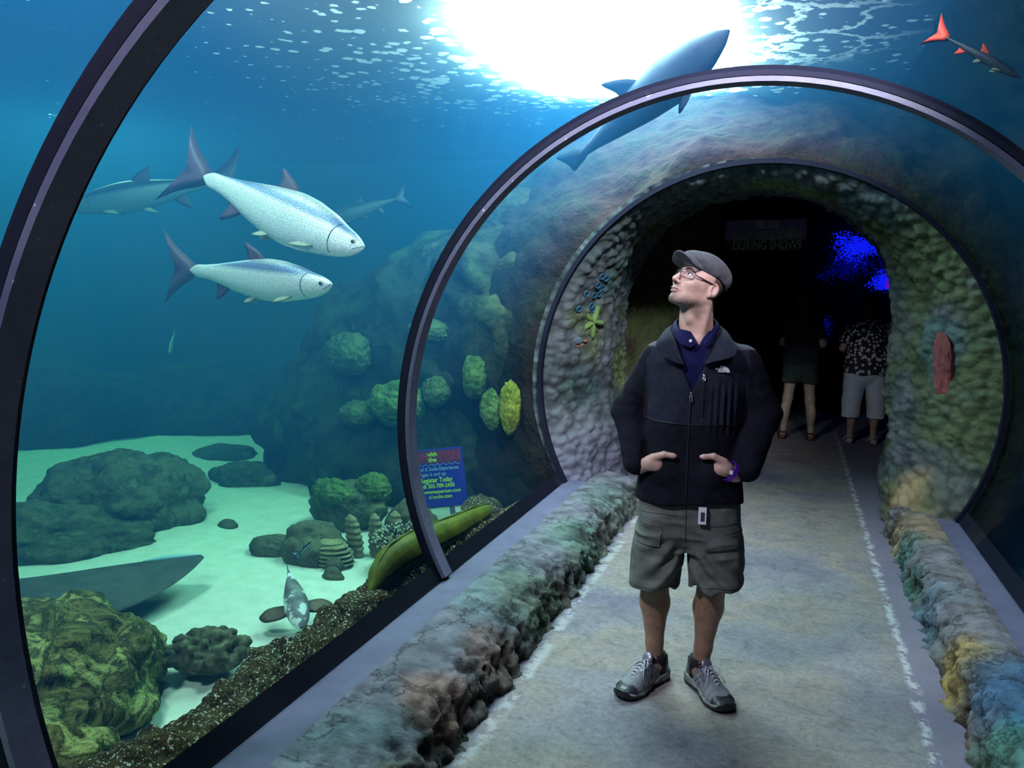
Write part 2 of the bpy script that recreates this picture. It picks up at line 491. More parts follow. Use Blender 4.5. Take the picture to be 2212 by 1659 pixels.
M['metal_rib'] = noise_mat('rib_coating', [(0.09, 0.085, 0.15), (0.14, 0.135, 0.21)], scale=5, rough=0.42, bump=0.1, bscale=60, spec=0.5, speck=(26.0, 0.68, (0.45, 0.44, 0.6)))
M['gasket'] = plain('dark_gasket', (0.006, 0.007, 0.02), 0.8, spec=0.15)
M['sillpaint'] = noise_mat('violet_sill_paint', [(0.075, 0.075, 0.13), (0.11, 0.11, 0.185)], scale=7, rough=0.7, bump=0.2, bscale=70, speck=(60.0, 0.72, (0.5, 0.5, 0.6)))
M['darkwall'] = plain('dark_tank_wall', (0.02, 0.03, 0.05), 0.9, spec=0.1)
M['tankwall'] = plain('blue_tank_wall', (0.04, 0.14, 0.26), 0.9, spec=0.1)
M['hallwall'] = noise_mat('dark_hall_wall', [(0.012, 0.016, 0.022), (0.03, 0.035, 0.045)], scale=2, rough=0.9, bump=0.3, bscale=10, spec=0.1)

def _floor(nt, out):
    p = N(nt, 'ShaderNodeBsdfPrincipled', Roughness=0.72)
    p.inputs['Specular IOR Level'].default_value = 0.35
    tc = N(nt, 'ShaderNodeTexCoord')
    v = tc.outputs['Object']
    big = N(nt, 'ShaderNodeTexNoise', Scale=1.1, Detail=3.0); L(nt, v, big.inputs['Vector'])
    r = ramp(nt, big.outputs['Fac'], [(0.32, (0.125, 0.115, 0.17)), (0.44, (0.195, 0.19, 0.21)), (0.55, (0.24, 0.21, 0.185)), (0.68, (0.16, 0.15, 0.19))])
    fine = N(nt, 'ShaderNodeTexNoise', Scale=38.0, Detail=8.0, Roughness=0.8); L(nt, v, fine.inputs['Vector'])
    r2 = ramp(nt, fine.outputs['Fac'], [(0.34, 0.45), (0.44, 0.86), (0.54, 1.03), (0.66, 1.22)])
    med = N(nt, 'ShaderNodeTexNoise', Scale=7.0, Detail=9.0, Roughness=0.78, Distortion=0.6); L(nt, v, med.inputs['Vector'])
    r3 = ramp(nt, med.outputs['Fac'], [(0.36, 0.62), (0.46, 0.92), (0.6, 1.12)])
    m0 = N(nt, 'ShaderNodeMix', data_type='RGBA', blend_type='MULTIPLY'); m0.inputs[0].default_value = 1
    L(nt, r.outputs[0], m0.inputs[6]); L(nt, r3.outputs[0], m0.inputs[7])
    m1 = N(nt, 'ShaderNodeMix', data_type='RGBA', blend_type='MULTIPLY'); m1.inputs[0].default_value = 1
    L(nt, m0.outputs[2], m1.inputs[6]); L(nt, r2.outputs[0], m1.inputs[7])
    # worn violet margin and white stripes along both sides
    sx = N(nt, 'ShaderNodeSeparateXYZ'); L(nt, v, sx.inputs[0])
    wob = N(nt, 'ShaderNodeTexNoise', Scale=7.0, Detail=6.0, Roughness=0.7); L(nt, v, wob.inputs['Vector'])
    xx = N(nt, 'ShaderNodeMath', operation='MULTIPLY_ADD'); L(nt, wob.outputs['Fac'], xx.inputs[0]); xx.inputs[1].default_value = 0.10; L(nt, sx.outputs['X'], xx.inputs[2])
    col = m1.outputs[2]
    def band(x0, x1, soft, color, amt, col, breakup=None):
        a = N(nt, 'ShaderNodeMapRange'); L(nt, xx.outputs[0], a.inputs[0]); a.inputs[1].default_value = x0 - soft; a.inputs[2].default_value = x0 + soft
        b = N(nt, 'ShaderNodeMapRange'); L(nt, xx.outputs[0], b.inputs[0]); b.inputs[1].default_value = x1 + soft; b.inputs[2].default_value = x1 - soft
        m = N(nt, 'ShaderNodeMath', operation='MULTIPLY'); L(nt, a.outputs[0], m.inputs[0]); L(nt, b.outputs[0], m.inputs[1])
        if breakup:
            bn = N(nt, 'ShaderNodeTexNoise', Scale=breakup[0], Detail=5.0, Roughness=0.7); L(nt, v, bn.inputs['Vector'])
            br = ramp(nt, bn.outputs['Fac'], [(breakup[1], 0.0), (breakup[1] + 0.05, 1.0)])
            m_ = N(nt, 'ShaderNodeMath', operation='MULTIPLY'); L(nt, m.outputs[0], m_.inputs[0]); L(nt, br.outputs[0], m_.inputs[1]); m = m_
        k = N(nt, 'ShaderNodeMath', operation='MULTIPLY'); L(nt, m.outputs[0], k.inputs[0]); k.inputs[1].default_value = amt
        mx = N(nt, 'ShaderNodeMix', data_type='RGBA'); L(nt, k.outputs[0], mx.inputs[0]); L(nt, col, mx.inputs[6]); mx.inputs[7].default_value = (*color, 1)
        return mx.outputs[2]
    col = band(-1.2, -0.93, 0.03, (0.13, 0.12, 0.19), 0.75, col)
    col = band(0.60, 1.2, 0.03, (0.15, 0.13, 0.2), 0.75, col)
    col = band(-0.94, -0.89, 0.014, (0.46, 0.46, 0.48), 0.6, col, (8.0, 0.48))
    col = band(0.60, 0.63, 0.012, (0.55, 0.55, 0.57), 0.8, col, (11.0, 0.46))
    L(nt, col, p.inputs['Base Color'])
    bp = N(nt, 'ShaderNodeBump', Strength=0.5, Distance=0.006); L(nt, fine.outputs['Fac'], bp.inputs['Height'])
    L(nt, bp.outputs[0], p.inputs['Normal'])
    L(nt, p.outputs[0], out.inputs[0])
M['floor'] = mat('worn_concrete_floor', _floor)

# ------------------------------------------------------------------ the tunnel floor and hall
def struct(name, o):
    o.name = name; o['kind'] = 'structure'; return o
def quad_slab(name, x0, x1, y0, y1, z0, z1, m):
    mb = MB(); mb.box(((x0 + x1) / 2, (y0 + y1) / 2, (z0 + z1) / 2), (x1 - x0, y1 - y0, z1 - z0))
    return struct(name, mb.build(name, m, smooth=False))
quad_slab('floor', -1.45, 1.25, -3.0, 14.0, -0.3, 0.0, M['floor'])
quad_slab('floor_hall_side', -1.9, -1.45, 8.0, 14.0, -0.3, 0.0, M['hallwall'])
quad_slab('wall_back', -2.0, 3.2, 14.0, 14.2, -0.3, 2.85, M['hallwall'])
quad_slab('wall_left', -2.0, -1.9, 8.0, 14.0, -0.3, 2.85, M['hallwall'])
quad_slab('wall_right', 3.0, 3.2, 8.0, 14.0, -0.3, 2.85, M['hallwall'])
quad_slab('floor_hall_other_side', 1.25, 3.0, 8.0, 14.0, -0.3, 0.0, M['hallwall'])
quad_slab('ceiling', -2.0, 3.2, 7.95, 14.2, 2.85, 2.93, M['hallwall'])

# acrylic vault, three panels between the ribs
A0 = math.atan2(0.20 - TUNZ, -1.505 - TUNX)
A1 = math.atan2(0.20 - TUNZ, 1.065 - TUNX)
if A0 < 0: A0 += 2 * PI           # left sill
def arc(a0, a1, n): return np.linspace(a0, a1, n)
def vault_strip(y0, y1, r, a0, a1, n=96):
    th = arc(a0, a1, n)
    v = []
    for y in (y0, y1):
        v += [(TUNX + r * math.cos(t), y, TUNZ + r * math.sin(t)) for t in th]
    v = np.array(v)
    f = [(k, k + 1, n + k + 1, n + k) for k in range(n - 1)]
    return v, f
RIBS = [-0.80, 1.385, 3.60]
YS = [-3.0] + RIBS + [5.82]
for i in range(4):
    v, f = vault_strip(YS[i], YS[i + 1], TUNR, A0, A1)
    struct('window_%d' % (i + 1), mobj('window', v, np.array(f), M['acrylic']))
# steel ribs: flat face inwards, with a rubber gasket behind each edge
def ring(y0, y1, r0, r1, a0, a1, n=96):
    th = arc(a0, a1, n); mb = MB(); v = []
    for t in th:
        for (y, r) in ((y0, r0), (y1, r0), (y1, r1), (y0, r1)):
            v.append((TUNX + r * math.cos(t), y, TUNZ + r * math.sin(t)))
    f = []
    for k in range(n - 1):
        for j in range(4):
            a = k * 4 + j; b = k * 4 + (j + 1) % 4
            f.append((a, b, b + 4, a + 4))
    f.append((3, 2, 1, 0)); e = (n - 1) * 4; f.append((e, e + 1, e + 2, e + 3))
    return mb.add(v, f)
rib_labels = ['dark violet steel rib behind the viewer over the tunnel', 'wide dark rib arching close by at the left edge, scuffed with pale scratches',
              'thin dark rib arching over the man, its foot beside the green moray']
for i, y in enumerate(RIBS):
    o = ring(y - 0.042, y + 0.042, TUNR - 0.022, TUNR - 0.002, A0 - 0.01, A1 + 0.01).build('tunnel_rib', M['metal_rib'], smooth=False)
    tag(o, rib_labels[i], 'rib', 'steel ribs of the tunnel')
    g = ring(y - 0.040, y + 0.075, TUNR + 0.002, TUNR + 0.04, A0 - 0.01, A1 + 0.01).build('gasket', M['gasket'], o, smooth=False)
o = ring(5.79, 5.85, TUNR - 0.012, TUNR + 0.02, A0, A1).build('trim', M['gasket'], smooth=False); struct('trim_1', o)
# dark seal strips along both sills
for k, (a, b) in enumerate(((A0 - 0.062, A0 + 0.02), (A1 - 0.02, A1 + 0.062))):
    v, f = vault_strip(-3.0, 5.8, TUNR + 0.006, a, b, 6)
    struct('trim_%d' % (k + 2), mobj('trim', v, np.array(f), M['gasket']))

# ------------------------------------------------------------------ sills and rough curbs
def lerp_profile(pts, n):
    pts = np.array(pts, dtype=float)
    d = np.r_[0, np.cumsum(np.linalg.norm(np.diff(pts, axis=0), axis=1))]
    s = np.linspace(0, d[-1], n)
    return np.stack([np.interp(s, d, pts[:, k]) for k in range(pts.shape[1])], -1), s / d[-1]
def curb(name, prof, ylo, yhi, patches, sign, seed, base):
    ny = 620; nu = 64
    P, s = lerp_profile(prof, nu)
    Y = np.linspace(ylo, yhi, ny)
    V = np.zeros((ny, nu, 3)); V[..., 0] = P[:, 0][None]; V[..., 2] = P[:, 1][None]; V[..., 1] = Y[:, None]
    V = V.reshape(-1, 3); f = grid_faces(ny, nu)
    n = normals_of(V, f)
    S = np.tile(s, ny)
    if n[nu // 4, 2] < 0: n = -n; f = f[:, ::-1]
    amt = 0.007 + 0.031 * smooth01(S, 0.36, 0.60)
    lump = fbm(V, 2.6, 3, seed) * 0.6 + (0.45 - worley(V, 11.0, seed)) * 1.0 + (0.45 - worley(V, 26.0, seed + 1)) * 0.45 + fbm(V, 18, 4, seed + 3) * 0.8
    V2 = V + n * (lump * amt)[:, None]
    V2[:, 0] += sign * 0.03 * fbm(np.stack([V[:, 1] * 2.2, V[:, 1] * 0, V[:, 1] * 0], -1), 1.0, 3, seed + 5) * smooth01(S, 0.3, 0.6)
    cr = (worley(V * np.array([1, 0.6, 1]), 2.2, seed + 20))
    V2[:, 2] -= 0.012 * smooth01(fbm(V, 9, 4, seed + 8), 0.25, 0.5) * smooth01(S, 0.0, 0.1)
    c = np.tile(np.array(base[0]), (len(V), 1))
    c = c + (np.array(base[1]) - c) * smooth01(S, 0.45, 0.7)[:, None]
    for (x, y, z, r, colr, a) in patches:
        dd = 0.12 * fbm(V, 3.5, 3, 77) + np.sqrt(((V - np.array([x, y, z])) * np.array([1.4, 1, 1.4]) ** 1).__pow__(2).sum(1)) + 0.09 * fbm(V, 8, 3, 31)
        m = (1 - smooth01(dd, r * 0.35, r)) * a * 0.72
        c = c + (np.array(colr) - c) * m[:, None]
    c = c * (1 - 0.65 * smooth01(-lump, -0.05, 0.45) * smooth01(S, 0.25, 0.5))[:, None]  # crevice shade put into the vertex colour between the lumps
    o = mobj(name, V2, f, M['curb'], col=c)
    return o
GREY = (0.22, 0.225, 0.275)
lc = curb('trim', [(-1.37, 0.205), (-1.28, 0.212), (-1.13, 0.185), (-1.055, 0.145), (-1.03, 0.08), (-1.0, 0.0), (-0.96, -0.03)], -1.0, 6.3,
          [(-1.2, 2.2, 0.2, 0.35, (0.26, 0.36, 0.38), 0.8), (-1.2, 3.6, 0.2, 0.5, (0.24, 0.36, 0.37), 0.8), (-1.05, 1.75, 0.1, 0.22, (0.62, 0.36, 0.22), 0.8),
           (-1.09, 2.55, 0.15, 0.25, (0.42, 0.24, 0.17), 0.9), (-1.08, 3.05, 0.14, 0.22, (0.38, 0.24, 0.2), 0.8), (-1.05, 2.1, 0.08, 0.22, (0.22, 0.28, 0.13), 0.9),
           (-1.07, 4.6, 0.13, 0.5, (0.16, 0.30, 0.22), 0.8), (-1.07, 3.7, 0.13, 0.4, (0.18, 0.22, 0.13), 0.8), (-1.06, 5.6, 0.13, 0.6, (0.14, 0.24, 0.2), 0.8),
           (-1.0, 1.3, 0.1, 0.3, (0.35, 0.36, 0.42), 0.8)], 1, 3, (GREY, (0.17, 0.16, 0.15)))
struct('trim_4', lc)
rc = curb('trim', [(0.95, 0.205), (0.90, 0.215), (0.76, 0.20), (0.71, 0.15), (0.70, 0.08), (0.67, 0.0), (0.62, -0.03)], -1.0, 6.1,
          [(0.78, 5.55, 0.15, 0.55, (0.50, 0.33, 0.17), 0.85), (0.69, 5.3, 0.08, 0.35, (0.06, 0.30, 0.30), 0.9), (0.69, 4.35, 0.06, 0.36, (0.04, 0.27, 0.45), 0.95), (0.69, 4.8, 0.06, 0.3, (0.08, 0.30, 0.25), 0.9),
           (0.71, 3.62, 0.12, 0.30, (0.55, 0.38, 0.08), 0.95), (0.71, 3.35, 0.06, 0.22, (0.50, 0.30, 0.12), 0.9), (0.85, 3.3, 0.2, 0.42, (0.05, 0.22, 0.45), 0.95), (0.86, 2.8, 0.2, 0.45, (0.04, 0.28, 0.42), 0.95),
           (0.68, 2.85, 0.06, 0.35, (0.13, 0.30, 0.17), 0.95), (0.68, 2.3, 0.06, 0.4, (0.05, 0.28, 0.35), 0.9), (0.86, 4.4, 0.2, 0.7, (0.27, 0.25, 0.27), 0.7)], -1, 13, ((0.27, 0.26, 0.29), (0.17, 0.18, 0.17)))
struct('trim_5', rc)
for nm, x0, x1 in (('trim_6', -1.52, -1.355), ('trim_7', 0.93, 1.09)):
    mb = MB(); mb.box(((x0 + x1) / 2, 1.45, -0.05), (x1 - x0, 8.9, 0.5)); struct(nm, mb.build('trim', M['sillpaint'], smooth=False))

# ------------------------------------------------------------------ bubbly rock lining of the portal, y 5.8 .. 7.8
LC = (-0.25, 0.97)
def lining_rt(pts):
    a = np.array([math.atan2(z - LC[1], x - LC[0]) for x, z in pts]); a = np.where(a < -PI / 2, a + 2 * PI, a)
    r = np.array([math.hypot(x - LC[0], z - LC[1]) for x, z in pts]); o = np.argsort(a)
    return a[o], r[o]
back_pts = [(-1.14, -0.02), (-1.22, 0.11), (-1.27, 0.6), (-1.37, 1.15), (-1.33, 1.64), (-1.11, 2.07), (-0.77, 2.3), (-0.36, 2.38), (0.07, 2.31), (0.4, 2.14), (0.58, 1.95), (0.67, 1.68), (0.67, 1.25), (0.66, 0.91), (0.68, 0.26), (0.70, -0.02)]
BA, BR = lining_rt(back_pts)
front_pts = [(-1.32, -0.02), (-1.55, 0.35)] + [(LC[0] + 1.46 * math.cos(t), LC[1] + 1.46 * math.sin(t)) for t in np.linspace(PI * 1.06, -0.06 * PI, 14)] + [(1.05, 0.35), (0.78, -0.02)]
FA, FR = lining_rt(front_pts)
def lining():
    nu, nv = 760, 250
    V = np.zeros((nu, nv, 3)); th0 = np.linspace(0, 1, nu)
    s = np.linspace(0, 1, nv)
    for j in range(nv):
        a0 = BA[0] * s[j] + FA[0] * (1 - s[j]); a1 = BA[-1] * s[j] + FA[-1] * (1 - s[j])
        t = a0 + (a1 - a0) * th0
        k = float(np.clip(s[j] / 0.36, 0, 1)); k = k ** 0.85 * (1 - 0.0 * k)
        r = np.interp(t, FA, FR) * (1 - k) + np.interp(t, BA, BR) * k
        if s[j] < 0.05: r = r + 0.08 * (1 - s[j] / 0.05) ** 2
        if s[j] > 0.36: r = r + 0.10 * min(1.0, (s[j] - 0.36) / 0.25)
        if s[j] > 0.93: r = r + 0.35 * ((s[j] - 0.93) / 0.07) ** 2
        V[:, j, 0] = LC[0] + r * np.cos(t); V[:, j, 2] = LC[1] + r * np.sin(t); V[:, j, 1] = 5.84 + 2.0 * s[j]
    V = V.reshape(-1, 3); f = grid_faces(nu, nv); n = normals_of(V, f)
    cen = np.array([LC[0], 0, LC[1]]); vec = V - cen; vec[:, 1] = 0
    if (n * vec).sum() > 0: n = -n; f = f[:, ::-1]
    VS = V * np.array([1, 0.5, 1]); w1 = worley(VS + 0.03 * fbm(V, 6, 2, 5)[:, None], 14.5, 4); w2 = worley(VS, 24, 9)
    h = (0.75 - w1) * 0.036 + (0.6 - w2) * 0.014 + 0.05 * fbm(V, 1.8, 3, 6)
    V2 = V + n * h[:, None]
    g = fbm(V, 1.6, 4, 40); g2 = fbm(V, 2.3, 3, 50)
    c = np.tile(np.array([0.112, 0.128, 0.140]), (len(V), 1))
    c = c + (np.array([0.090, 0.118, 0.062]) - c) * smooth01(g, 0.02, 0.32)[:, None]
    c = c + (np.array([0.08, 0.135, 0.135]) - c) * smooth01(g2, 0.10, 0.38)[:, None] * 0.8
    low = (1 - smooth01(V[:, 2], 0.25, 0.75)) * (V[:, 0] < 0)
    c = c + (np.array([0.13, 0.13, 0.19]) - c) * low[:, None] * 0.9
    def paint(x, y, z, r, colr, a=0.8):
        d = np.sqrt(((V - np.array([x, y, z])) ** 2).sum(1)) + 0.12 * fbm(V, 6, 3, 60)
        return c + (np.array(colr) - c) * ((1 - smooth01(d, r * 0.4, r)) * a)[:, None]
    c = paint(0.98, 6.2, 0.15, 0.40, (0.42, 0.30, 0.17)); c = paint(-1.5, 7.4, 0.95, 0.35, (0.12, 0.16, 0.045)); c = paint(-0.1, 6.3, 2.4, 0.4, (0.15, 0.20, 0.07))
    c = paint(0.95, 7.2, 0.5, 0.3, (0.2, 0.27, 0.07))
    dark = smooth01(w1, 0.42, 0.75)[:, None]  # shade in the gaps between bubbles, put into the vertex colour
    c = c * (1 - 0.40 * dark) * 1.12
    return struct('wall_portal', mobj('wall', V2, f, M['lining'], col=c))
lining()
# outside collar closing the portal against the hall, with its opening
def hall_front():
    n = 80; mb = MB(); v = []; f = []
    t = np.linspace(BA[0], BA[-1], n); r = np.minimum(np.interp(t, BA, BR) + 0.33, 9)
    for a, q in zip(t, r):
        x, z = LC[0] + q * math.cos(a), LC[1] + q * math.sin(a)
        v.append((x, 7.86, z))
        k = 9.0
        X = max(-2.7, min(3.2, LC[0] + k * math.cos(a))); Z = max(-0.3, min(3.28, LC[1] + k * math.sin(a)))
        s_ = min((1.75 if math.cos(a) < 0 else 3.45) / max(abs(math.cos(a)), 1e-6), (1.96 if math.sin(a) > 0 else 1.27) / max(abs(math.sin(a)), 1e-6))
        v.append((LC[0] + s_ * math.cos(a), 7.9, LC[1] + s_ * math.sin(a)))
    for k in range(n - 1): f.append((2 * k, 2 * k + 1, 2 * k + 3, 2 * k + 2))
    mb.add(v, f); struct('wall_front', mb.build('wall', M['hallwall'], smooth=False))
hall_front()

# ------------------------------------------------------------------ brown fake rock around the portal, in the tank
def collar():
    nu, nv = 420, 150
    t = np.linspace(-0.85, PI + 0.85, nu); s = np.linspace(0, 1, nv)
    T, S = np.meshgrid(t, s, indexing='ij')
    top = np.clip(np.sin(T), 0, 1); left = np.clip(-np.cos(T), 0, 1); rgt = np.clip(np.cos(T), 0, 1)
    R = TUNR + 0.03 + S * (0.75 + 0.35 * left + 0.35 * rgt)
    Y = 5.86 + S ** 1.5 * (1.45 * top ** 2 + 0.35) + 0.0
    V = np.stack([TUNX + R * np.cos(T), Y, TUNZ + R * np.sin(T)], -1).reshape(-1, 3)
    f = grid_faces(nu, nv); n = normals_of(V, f)
    if n[:, 1].mean() > 0: n = -n; f = f[:, ::-1]
    Sf = S.reshape(-1)
    h = (0.13 * fbm(V, 1.7, 4, 11) + 0.035 * fbm(V, 6, 4, 12)) * smooth01(Sf, 0.0, 0.12)
    V = V + n * h[:, None]
    V[:, 2] = np.minimum(V[:, 2], SURF - 0.01)
    c = np.tile(np.array([1.0, 1.0, 1.0]), (len(V), 1))
    gr = smooth01(V[:, 0], 0.2, 1.2)
    c = c + (np.array([0.70, 1.05, 0.75]) - c) * gr[:, None]
    lf = smooth01(-V[:, 0], 1.2, 2.2)
    c = c + (np.array([0.5, 0.8, 0.75]) - c) * lf[:, None]
    return tag(mobj('portal_rock_collar', V, f, M['brown_rock'], col=c), 'brown mossy artificial rock arching around the portal behind the acrylic', 'rock')
collar()

# ------------------------------------------------------------------ sea floor, walls of the tank, water
def seafloor():
    nx, ny = 420, 520
    X = np.linspace(-11, -1.5, nx); Y = np.linspace(-3, 12.5, ny)
    G = np.stack(np.meshgrid(X, Y, indexing='ij'), -1)
    P = np.concatenate([G, np.zeros(G.shape[:2] + (1,))], -1).reshape(-1, 3)
    P[:, 2] = SEA + 0.05 * fbm(P, 0.7, 3, 2) + 0.012 * fbm(P, 5, 3, 5)
    f = grid_faces(nx, ny)
    struct('ground_sand', mobj('ground', P, f, M['sand']))
seafloor()
quad_slab('ground_rock', 1.1, 3.4, -3.0, 7.9, -0.3, -0.1, M['darkwall'])
quad_slab('wall_tank_left', -11.2, -11.0, -3.2, 12.7, -0.3, 3.6, M['tankwall'])
quad_slab('wall_tank_back', -11.2, -2.7, 12.5, 12.7, -0.3, 3.6, M['tankwall'])
quad_slab('wall_tank_right', 3.3, 3.5, -3.2, 8.0, -0.3, 5.2, M['darkwall'])
quad_slab('wall_tank_near', -11.2, 3.5, -3.4, -3.2, -0.3, 5.2, M['darkwall'])
quad_slab('wall_upper_left', -11.2, -11.0, -3.2, 12.7, 3.6, 5.2, M['darkwall'])
quad_slab('wall_upper_back', -11.2, 3.5, 12.7, 12.9, 3.3, 5.2, M['darkwall'])
quad_slab('ceiling_tank', -11.2, 3.5, -3.4, 12.9, 5.2, 5.3, M['darkwall'])
def water():
    mb = MB(); mb.box((-3.85, 4.75, 1.575), (14.28, 15.46, 3.44))
    o = mb.build('tank_water', M['water'], smooth=False)
    # the tunnel bore and the hall are dry
    b = MB(); n = 64; r = TUNR + 0.012
    th = np.linspace(A0, A1, n)
    ring_ = [(TUNX + r * math.cos(t), TUNZ + r * math.sin(t)) for t in th] + [(1.065, -1.0), (-1.505, -1.0)]
    v = [(x, -4.0, z) for x, z in ring_] + [(x, 8.5, z) for x, z in ring_]; k = len(ring_)
    f = [tuple(range(k)), tuple(range(2 * k - 1, k - 1, -1))] + [(i, i + k, (i + 1) % k + k, (i + 1) % k) for i in range(k)]
    b.add(v, f); cut = b.build('cut', None, smooth=False)
    bm = bmesh.new(); bm.from_mesh(cut.data); bmesh.ops.recalc_face_normals(bm, faces=bm.faces); bm.to_mesh(cut.data); bm.free()
    h = MB(); h.box((0.60, 10.92, 1.2), (5.2, 5.9, 3.44)); cut2 = h.build('cut2', None, smooth=False)
    for c in (cut, cut2):
        m = o.modifiers.new('b', 'BOOLEAN'); m.operation = 'DIFFERENCE'; m.object = c; m.solver = 'EXACT'
    dg = bpy.context.evaluated_depsgraph_get()
    me = bpy.data.meshes.new_from_object(o.evaluated_get(dg))
    o.modifiers.clear(); o.data = me
    for c in (cut, cut2): bpy.data.objects.remove(c)
    o['kind'] = 'structure'; o.name = 'water'
    return o
water()
def surface():
    v = np.array([(-10.95, -3.15, 0), (3.25, -3.15, 0), (3.25, 12.45, 0), (-10.95, 12.45, 0)])
    o = mobj('water_surface', v, np.array([[0, 1, 2, 3]]), M['foam'], smooth=False); o.location = (0, 0, SURF + 0.004)
    o['kind'] = 'structure'
surface()
def skylight():
    n = 48; cx = (SKYLIGHT['x0'] + SKYLIGHT['x1']) / 2; cyy = (SKYLIGHT['y0'] + SKYLIGHT['y1']) / 2
    rx = (SKYLIGHT['x1'] - SKYLIGHT['x0']) / 2; ry = (SKYLIGHT['y1'] - SKYLIGHT['y0']) / 2
    v = []; 
    for k in range(n):
        c, s = math.cos(2 * PI * k / n), math.sin(2 * PI * k / n)
        v.append((cx + rx * math.copysign(abs(c) ** 0.6, c), cyy + ry * math.copysign(abs(s) ** 0.6, s), SKYLIGHT['z']))
    t = [(x, y, z + 0.05) for x, y, z in v]
    f = [tuple(range(n))[::-1], tuple(range(n, 2 * n))] + [(i, i + n, (i + 1) % n + n, (i + 1) % n) for i in range(n)]
    mb = MB(); mb.add(v, f)if False else mb.add(v + t, f)
    o = mb.build('skylight', M['skylight'], smooth=False)
    tag(o, 'blinding white skylight over the foamy water above the tunnel', 'skylight')
skylight()

def right_rock():
    nu, nv = 300, 170
    Y = np.linspace(-1.0, 7.6, nu); s = np.linspace(0, 1, nv)
    prof = np.array([(1.55, -0.2), (1.72, 0.4), (1.95, 1.0), (2.05, 1.6), (1.9, 2.2), (1.55, 2.65), (1.05, 2.95), (0.70, 3.28)])  # upper bend added to block the skylight and darken this side
    P, _ = lerp_profile(prof, nv)
    V = np.zeros((nu, nv, 3)); V[..., 0] = P[:, 0][None]; V[..., 2] = P[:, 1][None]; V[..., 1] = Y[:, None]
    V = V.reshape(-1, 3); f = grid_faces(nu, nv); n = normals_of(V, f)
    if n[:, 0].mean() > 0: n = -n; f = f[:, ::-1]
    V = V + n * (0.16 * fbm(V, 1.1, 4, 61) + 0.05 * fbm(V, 4.5, 3, 62))[:, None]
    rr = np.hypot(V[:, 0] - TUNX, V[:, 2] - TUNZ); k = np.where(rr < 1.62, 1.62 / rr, 1.0)
    V[:, 0] = TUNX + (V[:, 0] - TUNX) * k; V[:, 2] = np.minimum(TUNZ + (V[:, 2] - TUNZ) * k, SURF - 0.01)
    c = np.ones_like(V) * np.array([0.55, 0.7, 0.6])
    tag(mobj('rock_face_blocker', V, f, M['brown_rock'], col=c), 'dark mossy rock face beyond the right-hand acrylic, its overhang added to block the skylight', 'rock')
right_rock()
# ------------------------------------------------------------------ the reef mass left of the portal
def rock_sdf(name, blobs, k, lo, hi, h, disp, mat_, seed, cut=True, colf=None):
    def base(P):
        d = None
        for c, r in blobs:
            e = ellipsoid(P, c, r)
            d = e if d is None else smin(d, e, k)
        if cut:
            rr = np.hypot(P[:, 0] - TUNX, P[:, 2] - TUNZ)
            d = np.maximum(d, 1.63 - rr)
        return d
    def fn(P):
        return base(P) - disp * (fbm(P, 1.5, 3, seed) * 1.3 + 0.35 * fbm(P, 6.0, 3, seed + 3) + 0.55 * (0.55 - worley(P, 2.3, seed + 5)))
    v, f = sdf_surface(fn, lo, hi, h, margin=1.6)
    c = np.ones_like(v) if colf is None else colf(v)
    return mobj(name, v, f, mat_, col=c)
def reef_paint(v):
    c = np.ones_like(v) * np.array([0.75, 0.85, 0.95])
    g = smooth01(fbm(v, 1.9, 3, 70), 0.1, 0.35)[:, None]
    c = c + (np.array([1.15, 1.75, 0.95]) - c) * g * 0.8
    b = smooth01(v[:, 0], -2.5, -1.9)[:, None]
    c = c + (np.array([1.3, 0.95, 0.8]) - c) * b * 0.7
    return c
reef = rock_sdf('reef_rock', [((-2.2, 7.05, 1.3), (0.95, 1.0, 1.20)), ((-3.0, 7.2, 0.9), (0.85, 1.1, 1.25)), ((-3.7, 7.3, 0.5), (0.7, 1.1, 1.15)),
                              ((-4.2, 7.2, 0.0), (0.55, 1.0, 0.75)), ((-2.5, 6.6, 0.3), (0.85, 0.55, 0.75)), ((-3.3, 6.3, 0.1), (0.75, 0.55, 0.55)), ((-1.9, 6.3, 0.9), (0.35, 0.4, 1.2))],
                0.25, (-5.2, 5.2, -0.4), (-1.3, 8.6, 3.2), 0.032, 0.20, M['reef'], 21, colf=reef_paint)
tag(reef, 'tall dark coral-crusted rock face rising left of the rocky archway', 'rock')

